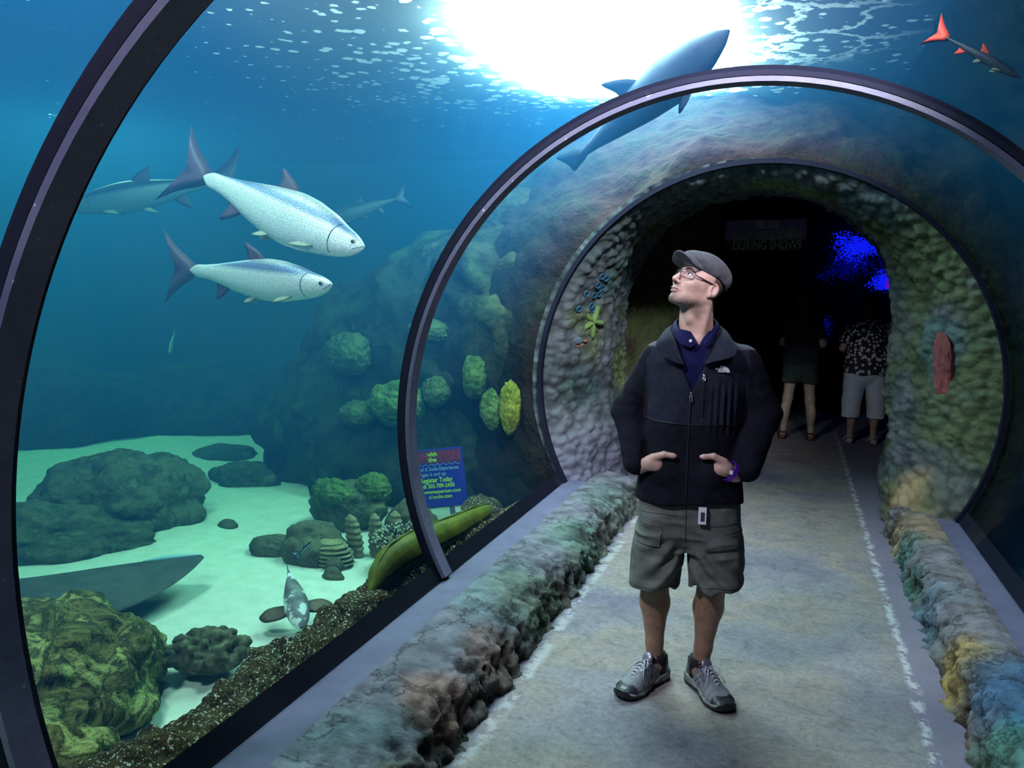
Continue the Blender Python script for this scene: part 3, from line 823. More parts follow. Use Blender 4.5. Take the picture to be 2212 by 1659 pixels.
M['coralgreen'] = noise_mat('green_coral', [(0.03, 0.06, 0.02), (0.10, 0.17, 0.045), (0.20, 0.28, 0.09)], scale=9, rough=0.9, bump=1.0, bscale=30, dist=0.03, spec=0.1, cells=(28, 0.6))
M['coralyellow'] = noise_mat('yellow_green_coral', [(0.08, 0.10, 0.01), (0.20, 0.23, 0.025), (0.30, 0.31, 0.06)], scale=10, rough=0.9, bump=1.0, bscale=30, dist=0.03, spec=0.1, cells=(28, 0.6))
M['coraldim'] = noise_mat('olive_coral', [(0.03, 0.05, 0.03), (0.08, 0.12, 0.055), (0.13, 0.18, 0.08)], scale=7, rough=0.9, bump=1.0, bscale=24, dist=0.03, spec=0.1, cells=(22, 0.6))
CORALS = [
    ((-3.50, 6.16, 1.02), (0.20, 0.14, 0.17), 'coraldim', 'round olive coral high on the dark rock face, farthest left of the coral heads there'),
    ((-2.95, 5.98, 0.66), (0.24, 0.15, 0.17), 'coralgreen', 'wide green coral cushion on the reef face just left of the thin rib'),
    ((-3.32, 6.0, 0.55), (0.16, 0.12, 0.11), 'coraldim', 'small dim coral against the left end of the wide green cushion'),
    ((-2.62, 5.98, 0.78), (0.12, 0.09, 0.12), 'coraldim', 'small round dim coral just right of the thin rib on the reef'),
    ((-2.28, 5.92, 0.92), (0.09, 0.08, 0.16), 'coralgreen', 'narrow green coral above and left of the green and yellow pair'),
    ((-2.09, 5.80, 0.70), (0.085, 0.07, 0.14), 'coralgreen', 'upright green coral beside the bright yellow coral'),
    ((-1.93, 5.76, 0.73), (0.085, 0.07, 0.185), 'coralyellow', 'bright yellow-green upright coral nearest the archway'),
    ((-2.20, 6.02, 1.28), (0.12, 0.08, 0.14), 'coraldim', 'dim olive coral on the upper rock face near the archway'),
    ((-2.75, 6.15, 1.25), (0.20, 0.12, 0.10), 'coraldim', 'broad shaded coral shelf on the rock face right of the thin rib'),
]
for i, (loc, sz, mk, lab) in enumerate(CORALS):
    o = rock('coral_head', loc, sz, M[mk], seed=100 + i, sub=5, rough=0.22, fine=0.10, knobs=0.16, kscale=5.5, flat=-2)
    tag(o, lab, 'coral')

def tagrock(name, lab, cat='rock', **kw):
    kw.setdefault('flat', -0.5)
    return tag(rock(name, **kw), lab, cat)
tagrock('boulder', 'large mossy boulder at the lower left, its surface swirled yellow-green and brown', loc=(-2.74, 2.45, -0.04), size=(0.38, 0.47, 0.31), mat=M['boulder'], seed=4, sub=6, rough=0.40, fine=0.09, knobs=0.18, kscale=2.2, rz=0.4)
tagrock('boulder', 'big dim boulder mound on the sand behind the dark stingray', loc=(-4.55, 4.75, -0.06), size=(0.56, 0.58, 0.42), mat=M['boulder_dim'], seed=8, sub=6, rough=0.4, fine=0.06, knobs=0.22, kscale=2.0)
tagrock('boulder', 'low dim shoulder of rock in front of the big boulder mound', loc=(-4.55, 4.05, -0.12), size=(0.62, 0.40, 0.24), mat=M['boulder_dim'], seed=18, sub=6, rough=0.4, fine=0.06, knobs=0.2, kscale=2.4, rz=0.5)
tagrock('boulder', 'green-topped boulder by the foot of the reef, left of the blue sign', loc=(-2.98, 5.25, -0.02), size=(0.28, 0.24, 0.20), mat=M['reef'] if False else M['boulder_dim'], seed=28, sub=5, rough=0.3, fine=0.06, knobs=0.15, kscale=2.4)
for loc, sz, lab, s in (((-3.03, 5.12, 0.10), (0.15, 0.12, 0.12), 'green coral crowning the boulder left of the blue sign', 41), ((-2.80, 5.28, 0.13), (0.13, 0.11, 0.12), 'second green coral lump on the boulder, nearer the blue sign', 42)):
    tag(rock('coral_head', loc, sz, M['coralgreen'], seed=s, sub=5, rough=0.22, fine=0.12, knobs=0.18, kscale=5.0, flat=-2), lab, 'coral')
tagrock('stone', 'grey-green weathered stone in front of the blue sign', loc=(-2.38, 5.02, -0.04), size=(0.17, 0.16, 0.19), mat=M['smallrock'], seed=33, rough=0.35, fine=0.08)
tagrock('stone', 'brown stone low on the sand, leftmost of the rocks around the ribbed corals', loc=(-3.10, 4.48, -0.11), size=(0.15, 0.12, 0.10), mat=M['smallrock'], seed=34, rough=0.35, fine=0.06, rz=0.5)
tagrock('stone', 'big brown stone with the small striped blue fish in front of it', loc=(-2.78, 4.48, -0.07), size=(0.20, 0.18, 0.17), mat=M['smallrock'], seed=35, rough=0.3, fine=0.06)
tagrock('stone', 'small pale stone on the sand before the ribbed corals', loc=(-2.50, 4.22, -0.13), size=(0.06, 0.05, 0.055), mat=M['smallrock'], seed=36, sub=4, rough=0.4)
tagrock('stone', 'second small stone tucked against the big brown one', loc=(-2.56, 4.34, -0.11), size=(0.06, 0.05, 0.06), mat=M['smallrock'], seed=37, sub=4, rough=0.4)
tagrock('pebble', 'tiny pebble alone on the bright sand beside the cushion coral', cat='stone', loc=(-2.68, 3.12, -0.12), size=(0.04, 0.03, 0.025), mat=M['smallrock'], seed=38, sub=3, rough=0.5)
tagrock('stone', 'small lone stone on the far sand below the reef', loc=(-3.72, 4.85, -0.13), size=(0.07, 0.06, 0.045), mat=M['smallrock'], seed=39, sub=4, rough=0.3)
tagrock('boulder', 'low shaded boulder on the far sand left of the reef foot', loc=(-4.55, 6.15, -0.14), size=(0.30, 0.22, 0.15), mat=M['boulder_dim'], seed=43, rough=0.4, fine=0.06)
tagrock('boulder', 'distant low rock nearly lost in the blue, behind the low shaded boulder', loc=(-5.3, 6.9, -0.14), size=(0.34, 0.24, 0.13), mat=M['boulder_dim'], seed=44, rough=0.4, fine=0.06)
tagrock('boulder', 'mossy rock at the very bottom left corner behind the wide rib', loc=(-2.15, 1.75, -0.02), size=(0.26, 0.34, 0.26), mat=M['boulder'], seed=45, sub=5, rough=0.35, fine=0.08, knobs=0.15, kscale=2.4)
tagrock('stone', 'brown speckled stone in the sand right of the blue sign post', loc=(-2.06, 5.55, -0.06), size=(0.14, 0.16, 0.16), mat=M['ridge'], seed=46, rough=0.35, fine=0.08)

for loc, sz, lab, sd_ in (((-5.35, 9.3, -0.1), (1.0, 0.7, 0.78), 'low dark rock bank added to hide lit far sand just left of the tall reef', 71), ((-6.6, 8.3, -0.1), (1.05, 0.7, 0.70), 'dark rock bank added to hide lit far sand under the two tarpon', 72),
        ((-7.7, 7.1, -0.1), (1.1, 0.8, 0.74), 'dark rock bank added to hide lit far sand above the big dim boulder mound', 73), ((-8.5, 5.6, -0.1), (1.0, 0.9, 0.68), 'dark rock bank added to hide lit far sand beside the wide scuffed rib', 74)):
    tagrock('sand_hiding_bank', lab, loc=loc, size=sz, mat=M['reef'], seed=sd_, sub=5, rough=0.35, fine=0.05, knobs=0.18, kscale=2.0, rz=0.7)  # added banks cover the lit far sand so the distance stays dark
# rock ridge lying along the foot of the acrylic
def ridge():
    nu, nv = 900, 90
    Y = np.linspace(0.6, 5.75, nu); s = np.linspace(0, 1, nv)
    a = PI * (1.02 - s * 1.05)
    w_ = 0.235 + 0.05 * np.sin(Y * 2.1 + 0.4) + 0.03 * np.sin(Y * 5.3)
    hgt = 0.43 + 0.04 * np.sin(Y * 1.7 + 1.0)
    w_ = w_ - 0.085 * smooth01(Y, 2.3, 3.0) - 0.02 * smooth01(Y, 4.4, 5.6); hgt = hgt - 0.03 * smooth01(Y, 2.4, 3.1) - 0.05 * smooth01(Y, 3.7, 4.4) - 0.04 * smooth01(Y, 4.6, 5.7)
    cx = -1.60 - w_
    V = np.zeros((nu, nv, 3))
    V[..., 0] = cx[:, None] + w_[:, None] * np.sign(np.cos(a)) [None] * np.abs(np.cos(a))[None] ** 0.9
    V[..., 2] = -0.2 + hgt[:, None] * np.maximum(np.sin(a), 0)[None] ** 0.7 + 0.0
    V[..., 1] = Y[:, None]
    V = V.reshape(-1, 3); f = grid_faces(nu, nv); n = normals_of(V, f)
    if n[nv // 2, 2] < 0: n = -n; f = f[:, ::-1]
    h = 0.07 * fbm(V, 3.2, 3, 91) + 0.05 * fbm(V, 13, 4, 92) + 0.04 * (0.5 - worley(V, 12, 93))
    V = V + n * h[:, None]
    # keep clear of the acrylic
    rr = np.hypot(V[:, 0] - TUNX, V[:, 2] - TUNZ); m = (rr < 1.55) & (V[:, 2] > 0.15)
    k = np.where(m, 1.55 / rr, 1.0)
    V[:, 0] = TUNX + (V[:, 0] - TUNX) * k; V[:, 2] = np.where(m, TUNZ + (V[:, 2] - TUNZ) * k, V[:, 2])
    V[:, 0] = np.minimum(V[:, 0], -1.545)
    tag(mobj('rock_ridge', V, f, M['ridge']), 'long brown algae-covered rock ridge flecked white along the foot of the left acrylic', 'rock')
ridge()

# cushion coral: a mound of short blunt lobes
M['lobes'] = noise_mat('lobed_coral', [(0.03, 0.03, 0.018), (0.10, 0.10, 0.06), (0.24, 0.24, 0.15)], scale=22, rough=0.85, bump=0.6, bscale=70, dist=0.01, spec=0.15)
def cushion_coral(loc, size, n, lab, seed):
    rnd = random.Random(seed)
    base = [(0, 0, 0, size[0], size[1], size[2])]
    lobes = []
    for i in range(n):
        ph = rnd.random() * 2 * PI; ct = rnd.uniform(0.05, 1); st = math.sqrt(1 - ct * ct)
        d = np.array([st * math.cos(ph), st * math.sin(ph), ct])
        p = d * np.array(size)
        lobes.append((p, d, rnd.uniform(0.018, 0.030)))
    def fn(P):
        d = ellipsoid(P, (0, 0, 0), (size[0] * 0.93, size[1] * 0.93, size[2] * 0.93))
        for p, q, r in lobes:
            d = smin(d, capsule(P, p * 0.9, p * 0.95 + q * 0.022, r, r * 0.85, 1.0), 0.008)
        return np.maximum(d, -0.05 - P[:, 2])
    m = 0.06
    v, f = sdf_surface(fn, (-size[0] - m, -size[1] - m, -0.09), (size[0] + m, size[1] + m, size[2] + m), 0.007)
    v = v + (0.004 * fbm(v, 60, 2, seed))[:, None]
    o = mobj('cushion_coral', v, f, M['lobes']); o.location = loc
    return tag(o, lab, 'coral')
cushion_coral((-2.36, 2.93, -0.05), (0.17, 0.12, 0.085), 70, 'dark lobed cushion coral on the ridge edge above the bright sand', 5).rotation_euler = (0, 0, 0.5)

# finger coral: dark base with many pale-tipped fingers
M['tips'] = plain('pale_coral_tip', (0.62, 0.66, 0.5), 0.7, spec=0.2)
def finger_coral(loc, size, n, lab, seed):
    rnd = random.Random(seed)
    root = empty('finger_coral', loc); tag(root, lab, 'coral')
    rock('base', (0, 0, 0), (size[0] * 0.9, size[1] * 0.9, size[2] * 0.7), M['lobes'], seed=seed, sub=4, rough=0.2, fine=0.05, parent=root)
    mb = MB()
    for i in range(n):
        ph = rnd.random() * 2 * PI; ct = rnd.uniform(0.0, 1); st = math.sqrt(1 - ct * ct)
        d = Vector((st * math.cos(ph), st * math.sin(ph), ct * 0.9 + 0.25)).normalized()
        p = Vector((st * math.cos(ph) * size[0] * .8, st * math.sin(ph) * size[1] * .8, ct * size[2] * 0.65))
        l = rnd.uniform(0.03, 0.055); q = p + d * l; e = q + (d + Vector((rnd.uniform(-.4, .4), rnd.uniform(-.4, .4), .3))).normalized() * 0.012
        mb.tube([p, p + d * l * .6, q], [0.008, 0.007, 0.006], 6, 0)
        mb.tube([q, e], [0.006, 0.0035], 6, 1)
    o = mb.build('fingers', None, root, mats=[M['lobes'], M['tips']]); o['kind'] = 'stuff'
finger_coral((-2.18, 4.55, 0.02), (0.20, 0.20, 0.10), 190, 'dark finger coral with pale tips beside the green moray', 3)
finger_coral((-1.98, 5.0, 0.03), (0.10, 0.14, 0.07), 60, 'smaller pale-tipped finger coral behind the thin rib', 4)

# ribbed barrel corals
M['ribbed'] = noise_mat('ribbed_coral', [(0.10, 0.09, 0.05), (0.24, 0.22, 0.12), (0.38, 0.35, 0.22)], scale=12, rough=0.85, bump=0.6, bscale=45, dist=0.01, spec=0.15)
def barrel(loc, r, h, lean, lab, rz=0.0):
    nu, nv = 48, 90
    t = np.linspace(0, 1, nv); ph = np.linspace(0, 2 * PI, nu, endpoint=False)
    R_ = r * (0.75 + 0.35 * np.sin(PI * t ** 0.8)) * (1 + 0.10 * np.sin(t * 2 * PI * 8)) * np.sqrt(np.clip(1 - (np.maximum(t - 0.8, 0) / 0.2) ** 2, 0, 1))
    V = np.zeros((nu, nv, 3))
    V[..., 0] = np.cos(ph)[:, None] * R_[None] + (lean[0] * t ** 1.4)[None]
    V[..., 1] = np.sin(ph)[:, None] * R_[None] * 0.8 + (lean[1] * t ** 1.4)[None]
    V[..., 2] = (t * h)[None]
    V = V.reshape(-1, 3); V = V + (0.08 * r * fbm(V, 25, 3, int(r * 1000)))[:, None]
    o = mobj('ribbed_coral', V, grid_faces(nu, nv, True), M['ribbed']); o.location = loc; o.rotation_euler = (0, 0, rz)
    return tag(o, lab, 'coral')
barrel((-2.56, 4.62, -0.17), 0.048, 0.31, (-0.05, 0), 'ribbed finger-like coral, leftmost of the upright row under the green corals')
barrel((-2.46, 4.70, -0.17), 0.045, 0.31, (-0.02, 0), 'ribbed finger-like coral, second from the left in the upright row')
barrel((-2.37, 4.78, -0.17), 0.048, 0.32, (0, 0), 'ribbed finger-like coral, third in the upright row behind the finger coral')
barrel((-2.24, 4.82, -0.15), 0.055, 0.27, (0.02, 0), 'short wide ribbed coral nearest the thin rib')
barrel((-2.60, 4.42, -0.17), 0.11, 0.20, (-0.06, 0.02), 'fat squat ribbed coral against the big brown stone')

# ------------------------------------------------------------------ the blue notice on a post in the sand
M['signblue'] = plain('deep_blue_board', (0.008, 0.012, 0.26), 0.5)
M['lime'] = plain('lime_lettering', (0.36, 0.62, 0.04), 0.5)
M['paleblue'] = plain('pale_blue_lettering', (0.18, 0.30, 0.52), 0.5)
M['darkred'] = plain('dark_red_lettering', (0.11, 0.01, 0.06), 0.5)
M['postgrey'] = plain('grey_post', (0.07, 0.10, 0.16), 0.7)
def text(name, body, size, loc, m, parent, align='CENTER', rot=(PI / 2, 0, 0), extrude=0.001, xs=1.0, bold=0.0):
    c = bpy.data.curves.new(name, 'FONT'); c.body = body; c.size = size; c.align_x = align; c.align_y = 'CENTER'; c.extrude = extrude; c.offset = bold
    o = bpy.data.objects.new(name, c); COL.objects.link(o); o.parent = parent; o.location = loc; o.rotation_euler = rot; o.scale = (xs, 1, 1)
    c.materials.append(m)
    bpy.context.view_layer.update()
    me = bpy.data.meshes.new_from_object(o)
    m2 = bpy.data.objects.new(name, me); COL.objects.link(m2); m2.parent = parent; m2.location = loc; m2.rotation_euler = rot; m2.scale = (xs, 1, 1)
    bpy.data.objects.remove(o)
    return m2
sg = empty('notice_board', (-2.41, 5.50, 0.21)); sg.rotation_euler = (0, -math.radians(7.5), math.radians(14))
tag(sg, 'blue notice board on a post in the sand advertising scuba experiences', 'sign')
mb = MB(); mb.box((0, 0, 0), (0.45, 0.014, 0.43)); mb.build('panel', M['signblue'], sg, smooth=False)
mb = MB(); mb.box((0.10, 0.02, -0.26), (0.035, 0.02, 0.40)); mb.build('post', M['postgrey'], sg, smooth=False)
mb = MB(); mb.box((0, -0.008, 0.158), (0.42, 0.002, 0.095)); mb.build('red_strip', M['darkred'], sg, smooth=False)
Yf = -0.0105
text('lettering', 'SWIM', 0.085, (-0.13, Yf, 0.158), plain('maroon', (0.26, 0.015, 0.05)), sg, bold=0.001)
text('lettering', 'FISH', 0.085, (0.13, Yf, 0.158), bpy.data.materials['maroon'], sg, bold=0.001)
text('lettering', 'with', 0.046, (0.0, Yf, 0.178), M['lime'], sg, bold=0.001)
text('lettering', 'the', 0.046, (0.0, Yf, 0.138), M['lime'], sg, bold=0.001)
text('lettering', 'Snorkel & Scuba Experiences', 0.040, (0.012, Yf, 0.070), M['paleblue'], sg, xs=0.74, bold=0.0006)
text('lettering', 'Ages 6 and up', 0.038, (-0.01, Yf, 0.030), M['paleblue'], sg, xs=0.9, bold=0.0006)
text('lettering', 'Register Today', 0.050, (0.012, Yf, -0.014), M['lime'], sg, xs=0.78, bold=0.001)
text('lettering', 'Call 303-789-2450', 0.043, (0.01, Yf, -0.058), M['lime'], sg, xs=0.82, bold=0.0008)
text('lettering', 'downtownaquarium.com', 0.037, (0.012, Yf, -0.100), M['lime'], sg, xs=0.92, bold=0.0006)
text('lettering', 'a1scuba.com', 0.037, (0.03, Yf, -0.138), M['lime'], sg, xs=0.9, bold=0.0006)
mb = MB(); mb.tube([(-0.2 + 0.4 * i / 60, -0.009, 0.100 + 0.007 * math.sin(i * 0.95)) for i in range(61)], 0.0018, 5); mb.build('wave_line', M['paleblue'], sg)
mb = MB(); mb.box((-0.195, -0.009, -0.165), (0.02, 0.003, 0.02)); mb.build('yellow_square', M['lime'], sg, smooth=False)
# ------------------------------------------------------------------ fish
def scale_mat(name, back, flank, belly, zr, rough=0.38, metal=0.25, cells=150):
    """silvery skin: dark back, bright flank, scale relief"""
    def b(nt, out):
        p = N(nt, 'ShaderNodeBsdfPrincipled', Roughness=rough, Metallic=metal)
        tc = N(nt, 'ShaderNodeTexCoord'); sx = N(nt, 'ShaderNodeSeparateXYZ'); L(nt, tc.outputs['Object'], sx.inputs[0])
        mr = N(nt, 'ShaderNodeMapRange'); L(nt, sx.outputs['Z'], mr.inputs[0]); mr.inputs[1].default_value = -zr; mr.inputs[2].default_value = zr
        r = ramp(nt, mr.outputs[0], [(0.10, belly), (0.40, flank), (0.62, flank), (0.72, back), (0.80, back), (0.90, [0.6 * q for q in flank])])
        vo = N(nt, 'ShaderNodeTexVoronoi', Scale=cells); L(nt, tc.outputs['Object'], vo.inputs['Vector'])
        r2 = ramp(nt, vo.outputs['Distance'], [(0.2, 1.0), (0.8, 0.62)])
        mx = N(nt, 'ShaderNodeMix', data_type='RGBA', blend_type='MULTIPLY'); mx.inputs[0].default_value = 0.8
        L(nt, r.outputs[0], mx.inputs[6]); L(nt, r2.outputs[0], mx.inputs[7]); L(nt, mx.outputs[2], p.inputs['Base Color'])
        bp = N(nt, 'ShaderNodeBump', Strength=0.35, Distance=0.004); bp.invert = True
        L(nt, vo.outputs['Distance'], bp.inputs['Height']); L(nt, bp.outputs[0], p.inputs['Normal'])
        L(nt, p.outputs[0], out.inputs[0])
    return mat(name, b)
M['tarpon'] = scale_mat('silver_scales', (0.20, 0.27, 0.46), (0.95, 0.97, 0.97), (0.85, 0.9, 0.92), 0.13)
M['tarpon_hazed'] = scale_mat('hazed_silver_scales', (0.05, 0.09, 0.16), (0.20, 0.28, 0.34), (0.18, 0.24, 0.28), 0.13)  # darker copy of the silver scales, distance haze put into the colour
M['jackskin'] = scale_mat('grey_fish_skin', (0.02, 0.03, 0.045), (0.05, 0.07, 0.09), (0.10, 0.13, 0.15), 0.10, rough=0.5, metal=0.1)
M['darkskin'] = noise_mat('dark_shark_skin', [(0.03, 0.035, 0.06), (0.06, 0.07, 0.10)], scale=4, rough=0.6, bump=0.1, spec=0.2)
M['fin_plum'] = plain('plum_fin', (0.09, 0.05, 0.09), 0.6)
M['fin_pale'] = plain('pale_fin', (0.34, 0.38, 0.28), 0.6)
M['fin_red'] = plain('red_fin', (0.75, 0.07, 0.03), 0.6)
M['fisheye'] = plain('fish_eye', (0.01, 0.01, 0.012), 0.15)
M['fisheye_ring'] = plain('fish_eye_ring', (0.5, 0.5, 0.35), 0.3)
TARP = [(0.0, 0.012, 0.002, 0.003), (0.02, 0.026, -0.026, 0.014), (0.06, 0.042, -0.048, 0.027), (0.12, 0.055, -0.068, 0.040), (0.2, 0.078, -0.084, 0.052), (0.32, 0.098, -0.105, 0.060), (0.42, 0.102, -0.112, 0.062),
        (0.55, 0.088, -0.102, 0.056), (0.68, 0.066, -0.078, 0.044), (0.8, 0.046, -0.048, 0.030), (0.9, 0.034, -0.032, 0.020), (0.96, 0.034, -0.034, 0.014), (1.0, 0.006, -0.006, 0.004)]
def fin_mesh(name, pts, thick, m, parent, loc=(0, 0, 0), rot=(0, 0, 0), bend=0.0):
    """a fin: rounded outline in the local XZ plane, thick at the root and thin at the edge"""
    k = len(pts); P = []
    for i in range(k):
        a = Vector(pts[i]); b_ = Vector(pts[(i + 1) % k])
        for j in range(4): P.append(a.lerp(b_, j / 4))
    for _ in range(2): P = [(P[i - 1] + P[i] * 2 + P[(i + 1) % len(P)]) / 4 for i in range(len(P))]
    c = sum(P, Vector((0, 0))) / len(P); n = len(P)
    v = []
    for s in (-1, 1):
        v.append((c.x, s * thick, c.y))
        for q in P: m_ = (q + c) / 2; v.append((m_.x, s * thick * 0.7, m_.y))
    for q in P: v.append((q.x, 0, q.y))
    f = []
    o1 = 0; o2 = n + 1; e = 2 * n + 2
    for i in range(n):
        j = (i + 1) % n
        f += [(o1, o1 + 1 + i, o1 + 1 + j), (o1 + 1 + i, e + i, e + j, o1 + 1 + j), (o2, o2 + 1 + j, o2 + 1 + i), (o2 + 1 + i, o2 + 1 + j, e + j, e + i)]
    o = mobj(name, v, f, m, parent); o.location = loc; o.rotation_euler = rot
    return o
def fish_nofins(root, names):
    for ch in [c for c in bpy.data.objects if c.parent == root and c.name.startswith(names)]: bpy.data.objects.remove(ch)
def fish(name, lab, cat, Ln, prof, head, tail, body_m, fins, roll=0.0, group=None, eye=0.009, curve=0.0, tailshape=None, tail_m=None, deep=1.0):
    """head and tail are world points of the snout and the tail root"""
    h_, t_ = Vector(head), Vector(tail)
    X = (h_ - t_).normalized(); Yv = Vector((0, 0, 1)).cross(X).normalized(); Z = X.cross(Yv)
    root = empty(name, (h_ + t_) / 2)
    R_ = Matrix((X, Yv, Z)).transposed()
    root.rotation_euler = (R_ @ Matrix.Rotation(roll, 3, 'X')).to_euler()
    tag(root, lab, cat, group)
    pr = np.array(prof); nu = 40; nv = 70
    s = np.linspace(0, 1, nv) ** 1.15
    up = np.interp(s, pr[:, 0], pr[:, 1]) * Ln * deep; dn = np.interp(s, pr[:, 0], pr[:, 2]) * Ln * deep; wd = np.interp(s, pr[:, 0], pr[:, 3]) * Ln
    for _ in range(3):
        for a in (up, dn, wd): a[1:-1] = (a[:-2] + 2 * a[1:-1] + a[2:]) / 4
    ph = np.linspace(0, 2 * PI, nu, endpoint=False)
    V = np.zeros((nu, nv, 3)); x = Ln * (0.5 - s)
    cz = (up + dn) / 2; hz = (up - dn) / 2
    V[..., 0] = x[None]; V[..., 1] = np.cos(ph)[:, None] * wd[None] + (curve * (s - 0.4) ** 2 * np.sign(s - 0.4))[None]
    V[..., 2] = cz[None] + np.sign(np.sin(ph))[:, None] * np.abs(np.sin(ph))[:, None] ** 0.9 * hz[None]
    body = mobj('body', V.reshape(-1, 3), grid_faces(nu, nv, True), body_m, root)
    cyv = curve * 0.36
    tm = tail_m or fins
    ts = tailshape or [(0.05, 0.032), (-0.10, 0.115), (-0.20, 0.205), (-0.215, 0.215), (-0.13, 0.06), (-0.085, 0.0), (-0.13, -0.06), (-0.215, -0.215), (-0.20, -0.205), (-0.10, -0.115), (0.05, -0.032)]
    fin_mesh('tail_fin', [(a * Ln, b_ * Ln) for a, b_ in ts], 0.006 * Ln, tm, root, (-0.5 * Ln, cyv, 0))
    def zt(q): return float(np.interp(q, s, up)), float(np.interp(q, s, dn)), float(np.interp(q, s, wd))
    u, d, w_ = zt(0.52); fin_mesh('dorsal_fin', [(0.10 * Ln, -0.015 * Ln), (0.03 * Ln, 0.045 * Ln), (-0.09 * Ln, 0.095 * Ln), (-0.05 * Ln, 0.02 * Ln), (-0.06 * Ln, -0.02 * Ln)], 0.004 * Ln, fins, root, (0.5 * Ln - 0.5 * Ln * 1.04, 0, u))
    u, d, w_ = zt(0.76); fin_mesh('anal_fin', [(0.10 * Ln, 0.03 * Ln), (0.03 * Ln, -0.05 * Ln), (-0.05 * Ln, -0.10 * Ln), (-0.03 * Ln, -0.01 * Ln), (-0.05 * Ln, 0.03 * Ln)], 0.004 * Ln, fins, root, (0.5 * Ln - 0.76 * Ln, 0, d))
    for sd in (-1, 1):
        u, d, w_ = zt(0.24)
        fin_mesh('pectoral_fin', [(0.03 * Ln, 0.01 * Ln), (-0.03 * Ln, -0.03 * Ln), (-0.12 * Ln, -0.055 * Ln), (-0.07 * Ln, 0.0)], 0.003 * Ln, M['fin_pale'] if fins != M['darkskin'] else fins, root, (0.5 * Ln - 0.24 * Ln, sd * w_ * 0.7, d * 0.75), (sd * 0.5, 0, 0))
        u, d, w_ = zt(0.5)
        fin_mesh('pelvic_fin', [(0.03 * Ln, 0.015 * Ln), (-0.02 * Ln, -0.03 * Ln), (-0.08 * Ln, -0.045 * Ln), (-0.04 * Ln, 0.01 * Ln)], 0.003 * Ln, M['fin_pale'] if fins != M['darkskin'] else fins, root, (0.5 * Ln - 0.5 * Ln, sd * w_ * 0.35, d * 0.94), (sd * 0.4, 0, 0))
        if eye:
            u, d, w_ = zt(0.055); mb = MB(); mb.ball((0.5 * Ln - 0.058 * Ln, sd * w_ * 0.80, u * 0.25), (eye * Ln * 1.25, eye * Ln * 0.6, eye * Ln * 1.25), 8, 0); mb.ball((0.5 * Ln - 0.058 * Ln, sd * (w_ * 0.80 + eye * Ln * 0.35), u * 0.25), (eye * Ln * .75, eye * Ln * 0.5, eye * Ln * .75), 8, 1)
            mb.build('eye', None, root, mats=[M['fisheye_ring'], M['fisheye']])
    if eye and Ln > 0.6:
        for sd in (-1, 1):
            pts = []
            for t in np.linspace(0.0, 1, 8):
                q = 0.004 + 0.040 * t; uu, dd, ww = zt(q); zz_ = (uu + dd) / 2 + 0.008 * Ln * (1 - t) - 0.016 * Ln * t; hh = max((uu - dd) / 2, 1e-4); sn = max(-0.95, min(0.95, (zz_ - (uu + dd) / 2) / hh))
                pts.append((0.5 * Ln - q * Ln, sd * ww * math.sqrt(1 - sn * sn) * 1.01, zz_))
            mb = MB(); mb.tube(pts, 0.0016 * Ln, 5); mb.build('mouth', M['jackskin'], root)
    # jaw and gill plate relief
    for sd in (-1, 1):
        mb = MB()
        u, d, w_ = zt(0.17); a = []
        for i in range(9):
            t = i / 8; ang = -1.1 + 2.2 * t
            q = 0.135 + 0.035 * math.cos(ang * 1.2); uu, dd, ww = zt(q); zc = (uu + dd) / 2; hh = (uu - dd) / 2; sn = math.sin(ang) * 0.95
            a.append((0.5 * Ln - q * Ln, sd * ww * math.sqrt(max(0.02, 1 - sn * sn)) * 0.995, zc + sn * hh))
        mb.tube(a, 0.0028 * Ln, 5)
        if eye: mb.build('gill_plate', M['jackskin'] if Ln > 0.6 else body_m, root)
    return root
fish('tarpon', 'larger blazing silver tarpon with plum fins swimming nose down, upper of the two close fish', 'fish', 1.12, TARP, (-2.20, 3.95, 1.80), (-3.16, 4.0, 2.17), M['tarpon'], M['fin_plum'], roll=-0.25, group='silver tarpon', deep=1.28, eye=0.012)
fish('tarpon', 'silver tarpon swimming level just below the larger blazing one', 'fish', 1.05, TARP, (-2.33, 3.9, 1.59), (-3.33, 4.05, 1.66), M['tarpon'], M['fin_plum'], roll=0.05, group='silver tarpon', deep=1.05, eye=0.013)
fish('tarpon', 'faint bluish tarpon half hidden behind the tail of the brightest fish', 'fish', 1.2, TARP, (-5.55, 5.3, 2.16), (-4.50, 5.75, 2.40), M['tarpon_hazed'], M['fin_plum'], group='silver tarpon')
JACK = [(0.0, 0.004, -0.004, 0.003), (0.05, 0.05, -0.045, 0.028), (0.15, 0.09, -0.08, 0.05), (0.35, 0.12, -0.11, 0.065), (0.55, 0.10, -0.09, 0.05), (0.75, 0.06, -0.055, 0.03), (0.92, 0.025, -0.025, 0.014), (1.0, 0.02, -0.02, 0.01)]
fish('jack_fish', 'dim dark fish seen beyond the brightest tarpon, its forked tail raised', 'fish', 0.66, JACK, (-3.98, 6.6, 2.15), (-3.42, 6.8, 2.36), M['jackskin'], M['darkskin'])
SHK = [(0.0, 0.004, -0.004, 0.004), (0.05, 0.025, -0.025, 0.03), (0.15, 0.05, -0.05, 0.055), (0.32, 0.07, -0.07, 0.078), (0.5, 0.062, -0.06, 0.068), (0.7, 0.04, -0.04, 0.042), (0.88, 0.02, -0.02, 0.02), (1.0, 0.012, -0.012, 0.01)]
_lf = fish('large_fish', 'big dark fish silhouetted against the glaring skylight above the thin rib', 'fish', 1.62, SHK, (-0.43, 4.62, 2.94), (-1.42, 5.72, 2.55), M['darkskin'], M['darkskin'], roll=0.9, eye=0, tailshape=[(0.03, 0.02), (-0.06, 0.05), (-0.16, 0.07), (-0.12, 0.0), (-0.14, -0.04), (-0.06, -0.03), (0.03, -0.02)], deep=1.25)
